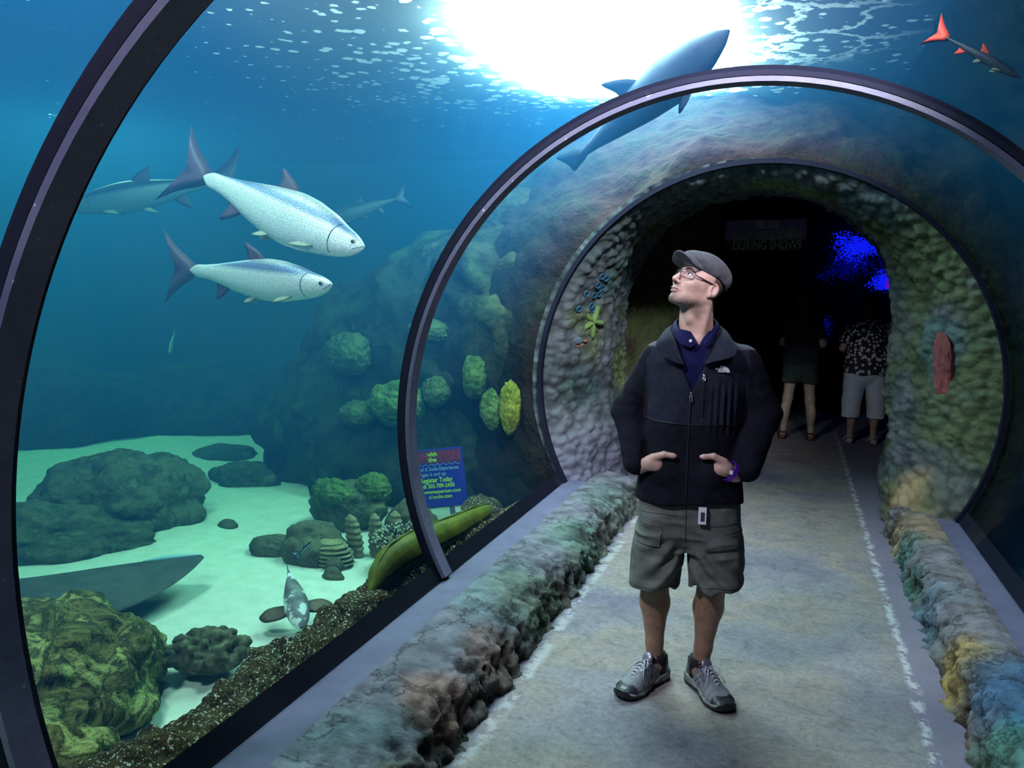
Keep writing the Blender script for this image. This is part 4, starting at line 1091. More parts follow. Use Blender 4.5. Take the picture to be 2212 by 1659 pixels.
fish_nofins(_lf, ('anal_fin', 'pelvic_fin'))
fish('small_fish', 'small pale fish with a red tail in the dark water at the upper right', 'fish', 0.30, JACK, (0.70, 3.5, 2.41), (0.49, 3.5, 2.54), M['jackskin'], M['fin_red'], tail_m=M['fin_red'], deep=0.55)
fish('small_fish', 'tiny faint greenish fish hanging in open water under the two tarpon', 'fish', 0.26, JACK, (-5.55, 6.4, 0.90), (-5.65, 6.6, 1.10), scale_mat('green_fish', (0.2, 0.4, 0.25), (0.3, 0.6, 0.35), (0.3, 0.6, 0.4), 0.05), M['fin_pale'])
# wrasse
def striped(nt, out):
    p = N(nt, 'ShaderNodeBsdfPrincipled', Roughness=0.4)
    tc = N(nt, 'ShaderNodeTexCoord'); sx = N(nt, 'ShaderNodeSeparateXYZ'); L(nt, tc.outputs['Object'], sx.inputs[0])
    mr = N(nt, 'ShaderNodeMapRange'); L(nt, sx.outputs['Z'], mr.inputs[0]); mr.inputs[1].default_value = -0.014; mr.inputs[2].default_value = 0.014
    r = ramp(nt, mr.outputs[0], [(0.25, (0.1, 0.35, 0.8)), (0.38, (0.004, 0.006, 0.02)), (0.62, (0.004, 0.006, 0.02)), (0.75, (0.45, 0.6, 0.95))], 'CONSTANT')
    L(nt, r.outputs[0], p.inputs['Base Color']); L(nt, p.outputs[0], out.inputs[0])
M['stripe'] = mat('blue_black_stripes', striped)
fish('wrasse', 'tiny blue and black striped fish in front of the big brown stone', 'fish', 0.125, SHK, (-2.555, 4.08, 0.12), (-2.645, 4.08, 0.035), M['stripe'], M['stripe'], tail_m=M['stripe'])

# grouper resting on the sand
def _mottle(nt, out):
    p = N(nt, 'ShaderNodeBsdfPrincipled', Roughness=0.6)
    tc = N(nt, 'ShaderNodeTexCoord')
    n1 = N(nt, 'ShaderNodeTexNoise', Scale=15.0, Detail=3.5); L(nt, tc.outputs['Object'], n1.inputs['Vector'])
    r = ramp(nt, n1.outputs['Fac'], [(0.36, (0.07, 0.07, 0.085)), (0.50, (0.16, 0.16, 0.17)), (0.575, (0.22, 0.22, 0.23)), (0.60, (0.75, 0.82, 0.85))])
    n2 = N(nt, 'ShaderNodeTexNoise', Scale=60.0); L(nt, tc.outputs['Object'], n2.inputs['Vector'])
    bp = N(nt, 'ShaderNodeBump', Strength=0.3, Distance=0.004); L(nt, n2.outputs['Fac'], bp.inputs['Height']); L(nt, bp.outputs[0], p.inputs['Normal'])
    L(nt, r.outputs[0], p.inputs['Base Color']); L(nt, p.outputs[0], out.inputs[0])
M['mottle'] = mat('mottled_skin', _mottle)
M['fin_brown'] = noise_mat('brown_fin', [(0.09, 0.06, 0.045), (0.17, 0.12, 0.09)], scale=14, rough=0.7, bump=0.2)
GRP = [(0.0, 0.01, -0.01, 0.02), (0.04, 0.05, -0.05, 0.06), (0.12, 0.10, -0.085, 0.10), (0.3, 0.17, -0.11, 0.135), (0.5, 0.17, -0.11, 0.12), (0.7, 0.12, -0.08, 0.08), (0.88, 0.06, -0.05, 0.04), (1.0, 0.05, -0.045, 0.015)]
def grouper():
    g = fish('grouper', 'mottled grey grouper with white blotches resting on the sand by the ridge', 'fish', 0.46, GRP, (-2.22, 3.42, -0.01), (-2.36, 3.58, 0.05), M['mottle'], M['fin_brown'], roll=0.1, eye=0.014, tailshape=[(0.02, 0.04), (-0.07, 0.07), (-0.12, 0.06), (-0.13, 0.0), (-0.12, -0.06), (-0.07, -0.07), (0.02, -0.04)], deep=0.9)
    fish_nofins(g, ('dorsal_fin',))
    for ch in list(g.children):
        if ch.name.startswith(('pectoral_fin', 'pelvic_fin')): bpy.data.objects.remove(ch)
    for sd in (-1, 1):
        fin_mesh('pectoral_fin', [(0.03, 0.0), (0.045, 0.05), (0.03, 0.13), (-0.03, 0.155), (-0.08, 0.10), (-0.05, 0.0)], 0.004, M['fin_brown'], g, (0.06, sd * 0.035, -0.02), (sd * -1.75, 0, 0))
grouper()

# stingray
def stingray():
    c = Vector((-3.42, 2.98, -0.03)); wdir = Vector((0.36, 0.80, 0)).normalized()
    root = empty('stingray', c); a = math.atan2(wdir.y, wdir.x); root.rotation_euler = (0, 0, a)
    tag(root, 'dark flat stingray gliding over the sand behind the mossy boulder', 'stingray')
    nu, nv = 90, 60
    u = np.linspace(-1, 1, nu); V = []
    # local x = wing direction, local y = towards the head
    W_ = 0.86
    for i, a_ in enumerate(u):
        au = abs(a_); front = 0.30 * (1 - au ** 2.6) + 0.03; back = -0.36 * (1 - au ** 2.4) - 0.03
        off = 0.02 - 0.02 * au
        for j in range(nv):
            q = j / (nv - 1) * 2 * PI
            cyv = (front + back) / 2; ry = (front - back) / 2
            V.append((a_ * W_, -(cyv + off + ry * math.cos(q)), (0.075 * (1 - au) ** 1.5 + 0.006) * math.sin(q) * (1.4 if math.sin(q) > 0 else 0.5) + 0.07 * au ** 2 + 0.02))
    v = np.array(V)
    f = []
    for i in range(nu - 1):
        for j in range(nv - 1):
            f.append((i * nv + j, i * nv + j + 1, (i + 1) * nv + j + 1, (i + 1) * nv + j))
    M['rayskin'] = noise_mat('stingray_skin', [(0.035, 0.045, 0.05), (0.08, 0.09, 0.09)], scale=7, rough=0.7, bump=0.2, bscale=50, spec=0.2)
    M['raylit_edge'] = plain('lit_ray_edge', (0.30, 0.55, 0.62), 0.4)
    mobj('body', v, f, M['rayskin'], root)
    mb = MB(); mb.tube([(0, 0.44, 0.03), (0.0, 0.8, 0.03), (-0.05, 1.2, 0.05), (-0.08, 1.4, 0.06)], [0.025, 0.015, 0.008, 0.003], 8); mb.build('tail', M['rayskin'], root)
    pts = []
    for k in range(12):
        x = 0.62 + (0.855 - 0.62) * k / 11; au = x / W_
        pts.append((x, 0.36 * (1 - au ** 2.4) + 0.01, 0.07 * au ** 2 + 0.028))
    mb = MB(); mb.tube(pts, [0.004 + 0.014 * math.sin(PI * k / 11) for k in range(12)], 8); mb.build('lit_wing_edge', M['raylit_edge'], root)  # pale strip stands in for light catching the wing tip
stingray()

# green moray lying on the ridge
def moray():
    P = [(-1.76, 3.30, 0.20), (-1.77, 3.40, 0.245), (-1.77, 3.52, 0.27), (-1.76, 3.70, 0.275), (-1.75, 3.95, 0.26), (-1.74, 4.25, 0.24), (-1.76, 4.6, 0.21), (-1.80, 4.95, 0.16), (-1.9, 5.3, 0.10)]
    Rr = [0.012, 0.055, 0.078, 0.085, 0.080, 0.072, 0.060, 0.045, 0.012]
    n = 160; t = np.linspace(0, 1, n); s = np.linspace(0, 1, len(P)); P = np.array(P)
    C_ = np.stack([np.interp(t, s, P[:, k]) for k in range(3)], -1)
    for _ in range(12): C_[1:-1] = (C_[:-2] + 2 * C_[1:-1] + C_[2:]) / 4
    R_ = np.interp(t, s, Rr)
    for _ in range(8): R_[1:-1] = (R_[:-2] + 2 * R_[1:-1] + R_[2:]) / 4
    R_[0] = 0.004; R_[-1] = 0.003
    m = 40; V = []
    for i in range(n):
        T = C_[min(i + 1, n - 1)] - C_[max(i - 1, 0)]; T = T / np.linalg.norm(T); U = np.cross(T, (0, 0, 1)); U /= np.linalg.norm(U); W_ = np.cross(U, T)
        for k in range(m):
            a = 2 * PI * k / m
            r = R_[i] * (1 + 0.012 * math.sin(a * 14))
            V.append(C_[i] + (U * math.cos(a) * 0.92 + W_ * math.sin(a) * 1.1) * r)
    V = np.array(V); V[:, 0] = np.where((np.hypot(V[:, 0] - TUNX, V[:, 2] - TUNZ) < 1.55) & (V[:, 0] > -1.70), np.minimum(V[:, 0], -1.56 - 0.10 * (0)), V[:, 0])
    root = empty('moray_eel', (0, 0, 0)); tag(root, 'thick olive green moray eel lying along the ridge behind the thin rib', 'eel')
    mm = noise_mat('moray_green', [(0.05, 0.065, 0.004), (0.10, 0.12, 0.006), (0.15, 0.165, 0.012)], scale=9, rough=0.6, bump=0.3, bscale=30, spec=0.25)
    mobj('body', V, grid_faces(n, m), mm, root)
    # close the ring seam
    mb = MB(); pts = [tuple(C_[i] + np.array([0, 0, R_[i] * 1.12 + 0.006])) for i in range(12, 150, 4)]
    mb.tube(pts, [0.004 + 0.001 * math.sin(i) for i in range(len(pts))], 6); mb.build('dorsal_ridge', mm, root)
moray()
# ------------------------------------------------------------------ the man
from mathutils.bvhtree import BVHTree
def skin_mat(name, tint=(1, 1, 1)):
    def b(nt, out):
        p = N(nt, 'ShaderNodeBsdfPrincipled', Roughness=0.48)
        p.inputs['Specular IOR Level'].default_value = 0.4
        p.inputs['Subsurface Weight'].default_value = 0.12
        p.inputs['Subsurface Radius'].default_value = (0.012, 0.005, 0.003)
        at = N(nt, 'ShaderNodeAttribute', attribute_name='Col')
        tc = N(nt, 'ShaderNodeTexCoord'); n1 = N(nt, 'ShaderNodeTexNoise', Scale=45.0, Detail=4.0); L(nt, tc.outputs['Object'], n1.inputs['Vector'])
        r = ramp(nt, n1.outputs['Fac'], [(0.3, (0.86 * tint[0], 0.84 * tint[1], 0.84 * tint[2])), (0.7, (1.05 * tint[0], 1.05 * tint[1], 1.05 * tint[2]))])
        mx = N(nt, 'ShaderNodeMix', data_type='RGBA', blend_type='MULTIPLY'); mx.inputs[0].default_value = 1
        L(nt, at.outputs['Color'], mx.inputs[6]); L(nt, r.outputs[0], mx.inputs[7]); L(nt, mx.outputs[2], p.inputs['Base Color'])
        bp = N(nt, 'ShaderNodeBump', Strength=0.12, Distance=0.002); L(nt, n1.outputs['Fac'], bp.inputs['Height']); L(nt, bp.outputs[0], p.inputs['Normal'])
        L(nt, p.outputs[0], out.inputs[0])
    return mat(name, b)
M['skin'] = skin_mat('skin')
M['fleece_dark'] = noise_mat('black_fleece', [(0.0065, 0.007, 0.013), (0.013, 0.014, 0.023)], scale=40, rough=0.95, bump=0.8, bscale=180, dist=0.004, spec=0.15)
M['fleece_grey'] = noise_mat('charcoal_fleece', [(0.016, 0.018, 0.032), (0.028, 0.031, 0.050)], scale=40, rough=0.95, bump=0.8, bscale=180, dist=0.004, spec=0.15)
M['yoke'] = noise_mat('grey_shoulder_fabric', [(0.045, 0.045, 0.065), (0.065, 0.065, 0.085)], scale=30, rough=0.8, bump=0.3, bscale=200, dist=0.002, spec=0.2)
M['polo'] = noise_mat('deep_blue_pique', [(0.004, 0.004, 0.040), (0.007, 0.007, 0.07)], scale=60, rough=0.85, bump=0.5, bscale=300, dist=0.002, spec=0.2)
M['short_cloth'] = noise_mat('grey_olive_cotton', [(0.105, 0.115, 0.105), (0.155, 0.165, 0.150)], scale=22, rough=0.92, bump=0.5, bscale=90, dist=0.004, spec=0.15)
M['tweed'] = noise_mat('grey_wool_cap', [(0.07, 0.075, 0.085), (0.135, 0.14, 0.155)], scale=35, rough=0.95, bump=0.6, bscale=190, dist=0.003, spec=0.15)
M['hairdark'] = plain('dark_hair', (0.020, 0.013, 0.010), 0.7)
M['chrome'] = plain('bright_metal_pull', (0.8, 0.8, 0.82), 0.25, metal=0.9)
M['white'] = plain('white_print', (0.8, 0.82, 0.85), 0.6)
M['zipblack'] = plain('black_zip_tape', (0.012, 0.012, 0.018), 0.5)
M['frame'] = plain('dark_glasses_frame', (0.035, 0.018, 0.022), 0.3)
def _lens(nt, out):
    t = N(nt, 'ShaderNodeBsdfTransparent'); t.inputs[0].default_value = (0.93, 0.93, 0.97, 1)
    g = N(nt, 'ShaderNodeBsdfGlossy', Roughness=0.05); mx = N(nt, 'ShaderNodeMixShader'); mx.inputs[0].default_value = 0.07
    L(nt, t.outputs[0], mx.inputs[1]); L(nt, g.outputs[0], mx.inputs[2]); L(nt, mx.outputs[0], out.inputs[0])
M['lens'] = mat('spectacle_lens', _lens)
M['eyewhite'] = plain('eye_white', (0.75, 0.73, 0.72), 0.2)
M['iris'] = plain('dark_iris', (0.05, 0.03, 0.02), 0.1)
M['purple'] = plain('purple_band', (0.16, 0.01, 0.62), 0.35)

MAN = empty('person', (-0.36, 3.26, 0.0)); MAN.rotation_euler = (0, 0, math.radians(6.3))
tag(MAN, 'man in flat cap, glasses, black fleece jacket and cargo shorts gazing up, hands in pockets', 'person')
YC = 0.03
# head frame: yaw to the picture's left, chin lifted
HC = np.array([0.012, YC - 0.005, 1.628], dtype=np.float32)
_R = (Matrix.Rotation(math.radians(-50), 3, 'Z') @ Matrix.Rotation(math.radians(-27), 3, 'X') @ Matrix.Rotation(math.radians(4), 3, 'Y'))
HR = np.array([list(r) for r in _R], dtype=np.float32)      # columns: head x (his left = +), y (back), z (up); face looks along -y
def to_head(P): return (P - HC) @ HR
def from_head(Q): return np.asarray(Q, dtype=np.float32) @ HR.T + HC
def sym(fn): return fn
def head_sdf(P):
    Q = to_head(P); A = Q.copy(); A[:, 0] = np.abs(A[:, 0])
    d = ellipsoid(Q, (0, 0.012, 0.033), (0.073, 0.084, 0.080))
    d = smin(d, ellipsoid(Q, (0, -0.028, -0.022), (0.066, 0.063, 0.080)), 0.035)
    d = smin(d, capsule(A, (0.054, 0.016, -0.044), (0.018, -0.066, -0.090), 0.018, 0.016), 0.025)
    d = smin(d, ellipsoid(Q, (0, -0.078, -0.090), (0.018, 0.016, 0.016)), 0.020)
    d = smin(d, ellipsoid(A, (0.041, -0.062, -0.020), (0.019, 0.018, 0.015)), 0.022)
    d = smin(d, capsule(A, (0.008, -0.088, 0.026), (0.040, -0.073, 0.027), 0.008, 0.007), 0.012)
    d = smax(d, -ellipsoid(A, (0.031, -0.100, 0.008), (0.018, 0.019, 0.011)), 0.010)
    d = smin(d, ellipsoid(A, (0.030, -0.072, 0.006), (0.0155, 0.0135, 0.0135)), 0.004)
    d = smin(d, capsule(Q, (0, -0.088, 0.016), (0, -0.112, -0.024), 0.0080, 0.0100), 0.010)
    d = smin(d, ellipsoid(Q, (0, -0.112, -0.028), (0.0105, 0.011, 0.009)), 0.006)
    d = smin(d, ellipsoid(A, (0.0125, -0.098, -0.032), (0.0075, 0.010, 0.0075)), 0.006)
    d = smax(d, -ellipsoid(A, (0.0065, -0.105, -0.040), (0.0035, 0.005, 0.004)), 0.003)
    d = smin(d, ellipsoid(Q, (0, -0.082, -0.054), (0.026, 0.015, 0.018)), 0.012)
    d = smin(d, ellipsoid(Q, (0, -0.097, -0.0560), (0.0205, 0.0062, 0.0044)), 0.005)
    d = smin(d, ellipsoid(Q, (0, -0.095, -0.0680), (0.0180, 0.0064, 0.0052)), 0.005)
    d = smax(d, -ellipsoid(Q, (0, -0.107, -0.0617), (0.022, 0.0095, 0.0016)), 0.0025)
    # ears
    er = (0.077, 0.017, -0.004)
    e = ellipsoid(A - np.array([0, 0, 0]), er, (0.010, 0.020, 0.029), [[0.95, 0.28, 0], [-0.28, 0.95, 0], [0, 0, 1]])
    e = smax(e, -ellipsoid(A, (0.085, 0.012, -0.001), (0.0085, 0.012, 0.019)), 0.003)
    e = smin(e, ellipsoid(A, (0.080, 0.020, -0.002), (0.004, 0.005, 0.014)), 0.004)
    e = smin(e, ellipsoid(A, (0.079, 0.006, -0.030), (0.006, 0.008, 0.010)), 0.006)
    d = smin(d, e, 0.005)
    d = smax(d, -ellipsoid(A, (0.088, 0.010, 0.000), (0.0085, 0.0105, 0.018)), 0.003)
    return d
NK0 = (0.012, YC + 0.012, 1.43); NK1 = tuple(from_head([[0, 0.030, -0.060]])[0])
def neck_sdf(P):
    d = capsule(P, NK0, NK1, 0.068, 0.062)
    adam = np.array([-0.012, YC - 0.052, 1.505])
    d = smin(d, ellipsoid(P, adam, (0.014, 0.014, 0.018)), 0.02)
    # tendon towards the collar bone
    d = smin(d, capsule(P, tuple(from_head([[0.058, 0.035, -0.05]])[0]), (0.030, YC - 0.052, 1.425), 0.013, 0.010), 0.02)
    return d
def hand_sdf(P, wrist, palm, k0, spread, fingers, thumb):
    d = capsule(P, wrist, palm, 0.025, 0.027, 0.8)
    d = smin(d, capsule(P, palm, k0, 0.028, 0.025, 0.8), 0.015)
    for i, (a, b, c, r) in enumerate(fingers):
        d = smin(d, np.minimum(capsule(P, a, b, r, r * 0.95), capsule(P, b, c, r * 0.95, r * 0.8)), 0.006)
    a, b, c, e = thumb
    t = smin(capsule(P, a, b, 0.0165, 0.0125), capsule(P, b, c, 0.0118, 0.0108), 0.006)
    t = smin(t, ellipsoid(P, e, (0.0145, 0.0105, 0.0100)), 0.005)
    return smin(d, t, 0.010)
def fingers_for(kx, sgn):
    out = []
    for i in range(4):
        x0, z0, y0 = kx[0] + sgn * (0.006 * i), kx[2] + 0.024 - 0.019 * i, kx[1] + 0.002 * i
        ln = (0.048, 0.052, 0.048, 0.038)[i]
        out.append(((x0, y0, z0), (x0 + sgn * ln * 0.8, y0 + 0.010, z0 - ln * 0.5), (x0 + sgn * ln * 1.3, y0 + 0.028, z0 - ln * 1.05), (0.0098, 0.0100, 0.0095, 0.0082)[i]))
    return out
LW, LP, LK = (-0.176, YC - 0.092, 0.928), (-0.132, YC - 0.118, 0.950), (-0.108, YC - 0.122, 0.943)
RW, RP, RK = (0.184, YC - 0.092, 0.920), (0.143, YC - 0.120, 0.948), (0.124, YC - 0.124, 0.945)
LF, RF = fingers_for(LK, 1), fingers_for(RK, -1)
LT = ((-0.124, YC - 0.124, 0.972), (-0.084, YC - 0.138, 0.990), (-0.054, YC - 0.142, 0.988), (-0.048, YC - 0.142, 0.987))
RT = ((0.138, YC - 0.126, 0.974), (0.100, YC - 0.138, 0.995), (0.068, YC - 0.142, 0.992), (0.062, YC - 0.142, 0.991))
def legs_sdf(P):
    d = None
    for (ax, ay, kx, hx) in ((-0.086, YC + 0.045, -0.104, -0.085), (0.096, YC + 0.050, 0.128, 0.115)):
        a = (ax, ay, 0.075); m = ((ax * 0.7 + kx * 0.3), ay, 0.17); c = (ax * 0.35 + kx * 0.65, ay + 0.012, 0.335); k = (kx, YC + 0.01, 0.49); h = (hx, YC, 0.84)
        q = smin(capsule(P, a, m, 0.036, 0.034), capsule(P, m, c, 0.034, 0.059), 0.02)
        q = smin(q, capsule(P, c, k, 0.059, 0.056), 0.02)
        q = smin(q, capsule(P, k, h, 0.058, 0.082), 0.02)
        ft = np.array([math.cos(math.atan2(-0.257, -0.17)) if ax < 0 else math.cos(math.atan2(-0.25, 0.14)), math.sin(math.atan2(-0.257, -0.17)) if ax < 0 else math.sin(math.atan2(-0.25, 0.14))])
        q = smin(q, capsule(P, (ax, ay, 0.06), (ax + ft[0] * 0.13, ay + ft[1] * 0.13, 0.04), 0.032, 0.026), 0.02)
        q = smin(q, ellipsoid(P, (kx, YC - 0.045, 0.495), (0.03, 0.02, 0.035)), 0.02)
        d = q if d is None else np.minimum(d, q)
    return d
def body_sdf(P):
    d = np.full(len(P), 9.0, dtype=np.float32)
    def part(lo, hi, fn, k=0.03):
        nonlocal d
        m = np.all((P > np.array(lo) - 0.09) & (P < np.array(hi) + 0.09), axis=1)
        if m.any(): d[m] = smin(d[m], fn(P[m]), k)
    part((-0.12, -0.13, 1.5), (0.13, 0.16, 1.78), head_sdf)
    part((-0.1, -0.1, 1.38), (0.12, 0.12, 1.62), neck_sdf, 0.016)
    part((-0.25, -0.1, 0.78), (0.28, 0.16, 1.44), lambda Q: smin(smin(ellipsoid(Q, (0.02, YC, 1.24), (0.155, 0.095, 0.20)), ellipsoid(Q, (0.015, YC, 0.93), (0.155, 0.10, 0.16)), 0.1),
         smin(capsule(Q, (-0.09, YC, 1.365), (0.02, YC, 1.395), 0.035, 0.05), capsule(Q, (0.02, YC, 1.395), (0.15, YC, 1.365), 0.05, 0.035), 0.03), 0.05), 0.02)
    part((-0.2, -0.12, 0.0), (0.24, 0.14, 0.92), legs_sdf, 0.03)
    def arms(Q):
        a = smin(capsule(Q, (-0.12, YC, 1.345), (-0.235, YC + 0.045, 1.115), 0.042, 0.038), capsule(Q, (-0.235, YC + 0.045, 1.115), LW, 0.036, 0.027), 0.01)
        b = smin(capsule(Q, (0.19, YC, 1.345), (0.275, YC + 0.045, 1.13), 0.042, 0.038), capsule(Q, (0.275, YC + 0.045, 1.13), RW, 0.036, 0.027), 0.01)
        return np.minimum(a, b)
    part((-0.28, -0.16, 0.9), (0.32, 0.12, 1.42), arms, 0.02)
    part((-0.2, -0.17, 0.87), (0.0, 0.0, 1.02), lambda Q: hand_sdf(Q, LW, LP, LK, 1, LF, LT), 0.012)
    part((0.0, -0.17, 0.87), (0.22, 0.0, 1.02), lambda Q: hand_sdf(Q, RW, RP, RK, -1, RF, RT), 0.012)
    return d
def build_body():
    v, f = sdf_surface(body_sdf, (-0.34, -0.20, -0.01), (0.36, 0.22, 1.80), 0.0036)
    c = np.tile(np.array([0.62, 0.40, 0.325]), (len(v), 1)).astype(np.float32)
    legs = v[:, 2] < 0.7
    c[legs] = (0.33, 0.20, 0.13)
    Q = to_head(v); A = np.abs(Q[:, 0]); hd = v[:, 2] > 1.5
    def mix(mask, colr):
        c[:] = c + (np.array(colr) - c) * mask[:, None]
    # stubble on jaw, chin and upper lip
    jaw = (1 - smooth01(Q[:, 2], -0.088, -0.055)) * hd * (1 - smooth01(Q[:, 1], 0.02, 0.05)) * smooth01(Q[:, 2], -0.132, -0.112)
    mix(jaw * (0.60 + 0.2 * vnoise(v * 160, 3)), (0.12, 0.09, 0.075))
    mo = (1 - smooth01(np.sqrt((Q[:, 0] / 0.030) ** 2 + ((Q[:, 2] + 0.047) / 0.008) ** 2), 0.6, 1.2)) * hd * (Q[:, 1] < -0.06)
    mix(mo * 0.7, (0.16, 0.10, 0.08))
    ch = (1 - smooth01(np.sqrt((Q[:, 0] / 0.022) ** 2 + ((Q[:, 2] + 0.090) / 0.018) ** 2), 0.5, 1.2)) * hd * (Q[:, 1] < -0.05)
    mix(ch * 0.65, (0.14, 0.10, 0.08))
    lip = (1 - smooth01(np.sqrt((Q[:, 0] / 0.0215) ** 2 + ((Q[:, 2] + 0.062) / 0.0115) ** 2), 0.75, 1.05)) * hd * (Q[:, 1] < -0.085)
    mix(lip * 0.6, (0.34, 0.15, 0.13))
    seam = (1 - smooth01(np.abs(Q[:, 2] + 0.0617), 0.0005, 0.0025)) * (A < 0.021) * hd * (Q[:, 1] < -0.085)
    mix(seam * 0.95, (0.08, 0.02, 0.02))
    nos = (1 - smooth01(np.sqrt(((A - 0.0065) / 0.005) ** 2 + ((Q[:, 2] + 0.0385) / 0.005) ** 2), 0.5, 1.1)) * hd * (Q[:, 1] < -0.09)
    mix(nos * 0.7, (0.10, 0.04, 0.035))
    # short hair below the cap: round the ear and the nape
    hr = smooth01(Q[:, 2], -0.045, -0.02) * smooth01(Q[:, 1], -0.004, 0.010) * hd * (A < 0.0765) * (1 - 0 * A)
    hr = np.maximum(hr, smooth01(Q[:, 1], 0.055, 0.075) * smooth01(Q[:, 2], -0.075, -0.055) * hd)
    mix(hr * 0.85, (0.035, 0.024, 0.02))
    leghair = legs * smooth01(v[:, 2], 0.16, 0.24) * smooth01(vnoise(v * np.array([420, 420, 120]), 5), 0.25, 0.6)
    mix(leghair * 0.45, (0.10, 0.06, 0.045))
    return mobj('body', v, f, M['skin'], MAN, col=c)
build_body()

# ---- jacket
TZ = np.array([0.76, 0.80, 0.90, 1.00, 1.12, 1.25, 1.34, 1.39, 1.43, 1.47, 1.50])
TA = np.array([0.205, 0.208, 0.198, 0.186, 0.180, 0.186, 0.196, 0.180, 0.125, 0.088, 0.074])
TB = np.array([0.138, 0.142, 0.138, 0.126, 0.128, 0.134, 0.128, 0.108, 0.088, 0.076, 0.066])
TC = np.array([0.018, 0.018, 0.015, 0.015, 0.018, 0.024, 0.030, 0.030, 0.018, 0.012, 0.010])
def torso_sdf(P, grow=0.0):
    z = P[:, 2]; a = np.interp(z, TZ, TA) + grow; b = np.interp(z, TZ, TB) + grow; cx = np.interp(z, TZ, TC)
    x = np.abs((P[:, 0] - cx) / a); y = np.abs((P[:, 1] - YC) / b)
    r = (x ** 2.3 + y ** 2.3) ** (1 / 2.3)
    return ((r - 1) * np.minimum(a, b) * 0.85).astype(np.float32)
def sleeve_sdf(P):
    dl = smin(capsule(P, (-0.126, YC, 1.345), (-0.234, YC + 0.045, 1.125), 0.066, 0.066), capsule(P, (-0.234, YC + 0.045, 1.125), (-0.190, YC - 0.080, 0.942), 0.064, 0.050), 0.04)
    dr = smin(capsule(P, (0.196, YC, 1.342), (0.278, YC + 0.045, 1.140), 0.066, 0.070), capsule(P, (0.278, YC + 0.045, 1.140), (0.226, YC - 0.078, 0.948), 0.068, 0.054), 0.04)
    # cuffs: cut open towards the hands
    w0 = np.array([-0.160, YC - 0.105, 0.945]); n0 = np.array([0.76, -0.45, 0.30])
    w1 = np.array([0.176, YC - 0.105, 0.940]); n1 = np.array([-0.76, -0.42, 0.34])
    dl = np.maximum(dl, np.minimum((P - w0) @ n0, 0.095 - np.linalg.norm(P - w0, axis=1))); dr = np.maximum(dr, np.minimum((P - w1) @ n1, 0.095 - np.linalg.norm(P - w1, axis=1)))
    return np.minimum(dl, dr)
def folds(P):
    q = P.copy(); q[:, 2] *= 1.0
    s = 0.5 + 0.5 * np.sin((P[:, 2] * 95 + 14 * P[:, 0] + 3.5 * vnoise(P * 9, 8)))
    near = smooth01(np.abs(P[:, 0] - 0.02), 0.19, 0.24)
    return 0.0024 * s * near + 0.006 * fbm(P * np.array([1, 1, 0.6]), 14, 3, 4)
def jacket_sdf(P):
    t = torso_sdf(P)
    t = smax(t, P[:, 2] - 1.475, 0.02); 
    s = sleeve_sdf(P)
    d = smin(t, s, 0.022)
    # vertical pleats on the right breast and blousing at the hem
    pl = np.exp(-((P[:, 0] - 0.125) / 0.06) ** 2) * smooth01(P[:, 2], 1.05, 1.12) * (1 - smooth01(P[:, 2], 1.22, 1.30))
    d = d - folds(P) - 0.0035 * pl * np.sin(P[:, 0] * 260)
    # hem band
    hz = 0.795 + 0.012 * np.sin(P[:, 0] * 14)
    d = smax(d, hz - P[:, 2], 0.012)
    # hollow from below and at the neck
    inner = torso_sdf(P, -0.016)
    d = np.maximum(d, -np.maximum(inner, np.maximum(0.0, P[:, 2] - 0.86)) ) if False else d
    # V opening
    vv = np.abs(P[:, 0] - 0.008) - np.clip((P[:, 2] - 1.235) * 0.46, -1, 0.064)
    cutv = np.maximum(np.maximum(vv * 0.9, P[:, 1] - (YC + 0.01)), 1.2 - P[:, 2])
    neck = np.hypot((P[:, 0] - 0.011) / 1.06, P[:, 1] - YC) - 0.066
    cutn = np.maximum(neck, 1.40 - P[:, 2])
    d = smax(d, -np.minimum(cutv, cutn), 0.006)
    # pocket fronts bulging over the fingers
    for sx, x0, c in ((-1, -0.108, (-0.072, YC - 0.108, 0.915)), (1, 0.128, (0.090, YC - 0.108, 0.915))):
        b = ellipsoid(P, c, (0.058, 0.034, 0.058))
        edge = (P[:, 0] - (x0 + (P[:, 2] - 0.95) * sx * -0.28)) * sx      # positive on the hand side
        b = smax(b, edge, 0.004)
        d = smin(d, b, 0.012)
    return d
def sdf_part(name, fn, lo, hi, h, mats, parent, mfn=None, margin=1.2):
    v, f = sdf_surface(fn, lo, hi, h, margin=margin)
    fm = None
    if mfn is not None: fm = mfn(v[f].mean(1))
    return mobj(name, v, f, None, parent, mats=mats, fmat=fm)
def jacket_mats(c):
    s = sleeve_sdf(c); t = torso_sdf(c)
    sl = (s < t - 0.004)
    m = np.zeros(len(c), dtype=np.int32)
    m[(c[:, 2] > 1.112) & ~sl] = 1
    m[(c[:, 2] > 1.395) & ((c[:, 0] < -0.09) | (c[:, 0] > 0.12))] = 2
    return m
JK = sdf_part('jacket', jacket_sdf, (-0.34, -0.16, 0.74), (0.39, 0.22, 1.52), 0.0042, [M['fleece_dark'], M['fleece_grey'], M['yoke']], MAN, jacket_mats)
JK['label'] = 'black fleece jacket with charcoal chest'
def bvh_of(o):
    me = o.data
    return BVHTree.FromPolygons([v.co.copy() for v in me.vertices], [tuple(p.vertices) for p in me.polygons])
JB = bvh_of(JK)
def on_front(bvh, x, z, off=0.0, y0=-0.5):
    h = bvh.ray_cast(Vector((x, y0, z)), Vector((0, 1, 0)))
    if h[0] is None: return None
    return Vector((x, h[0].y - off, z))
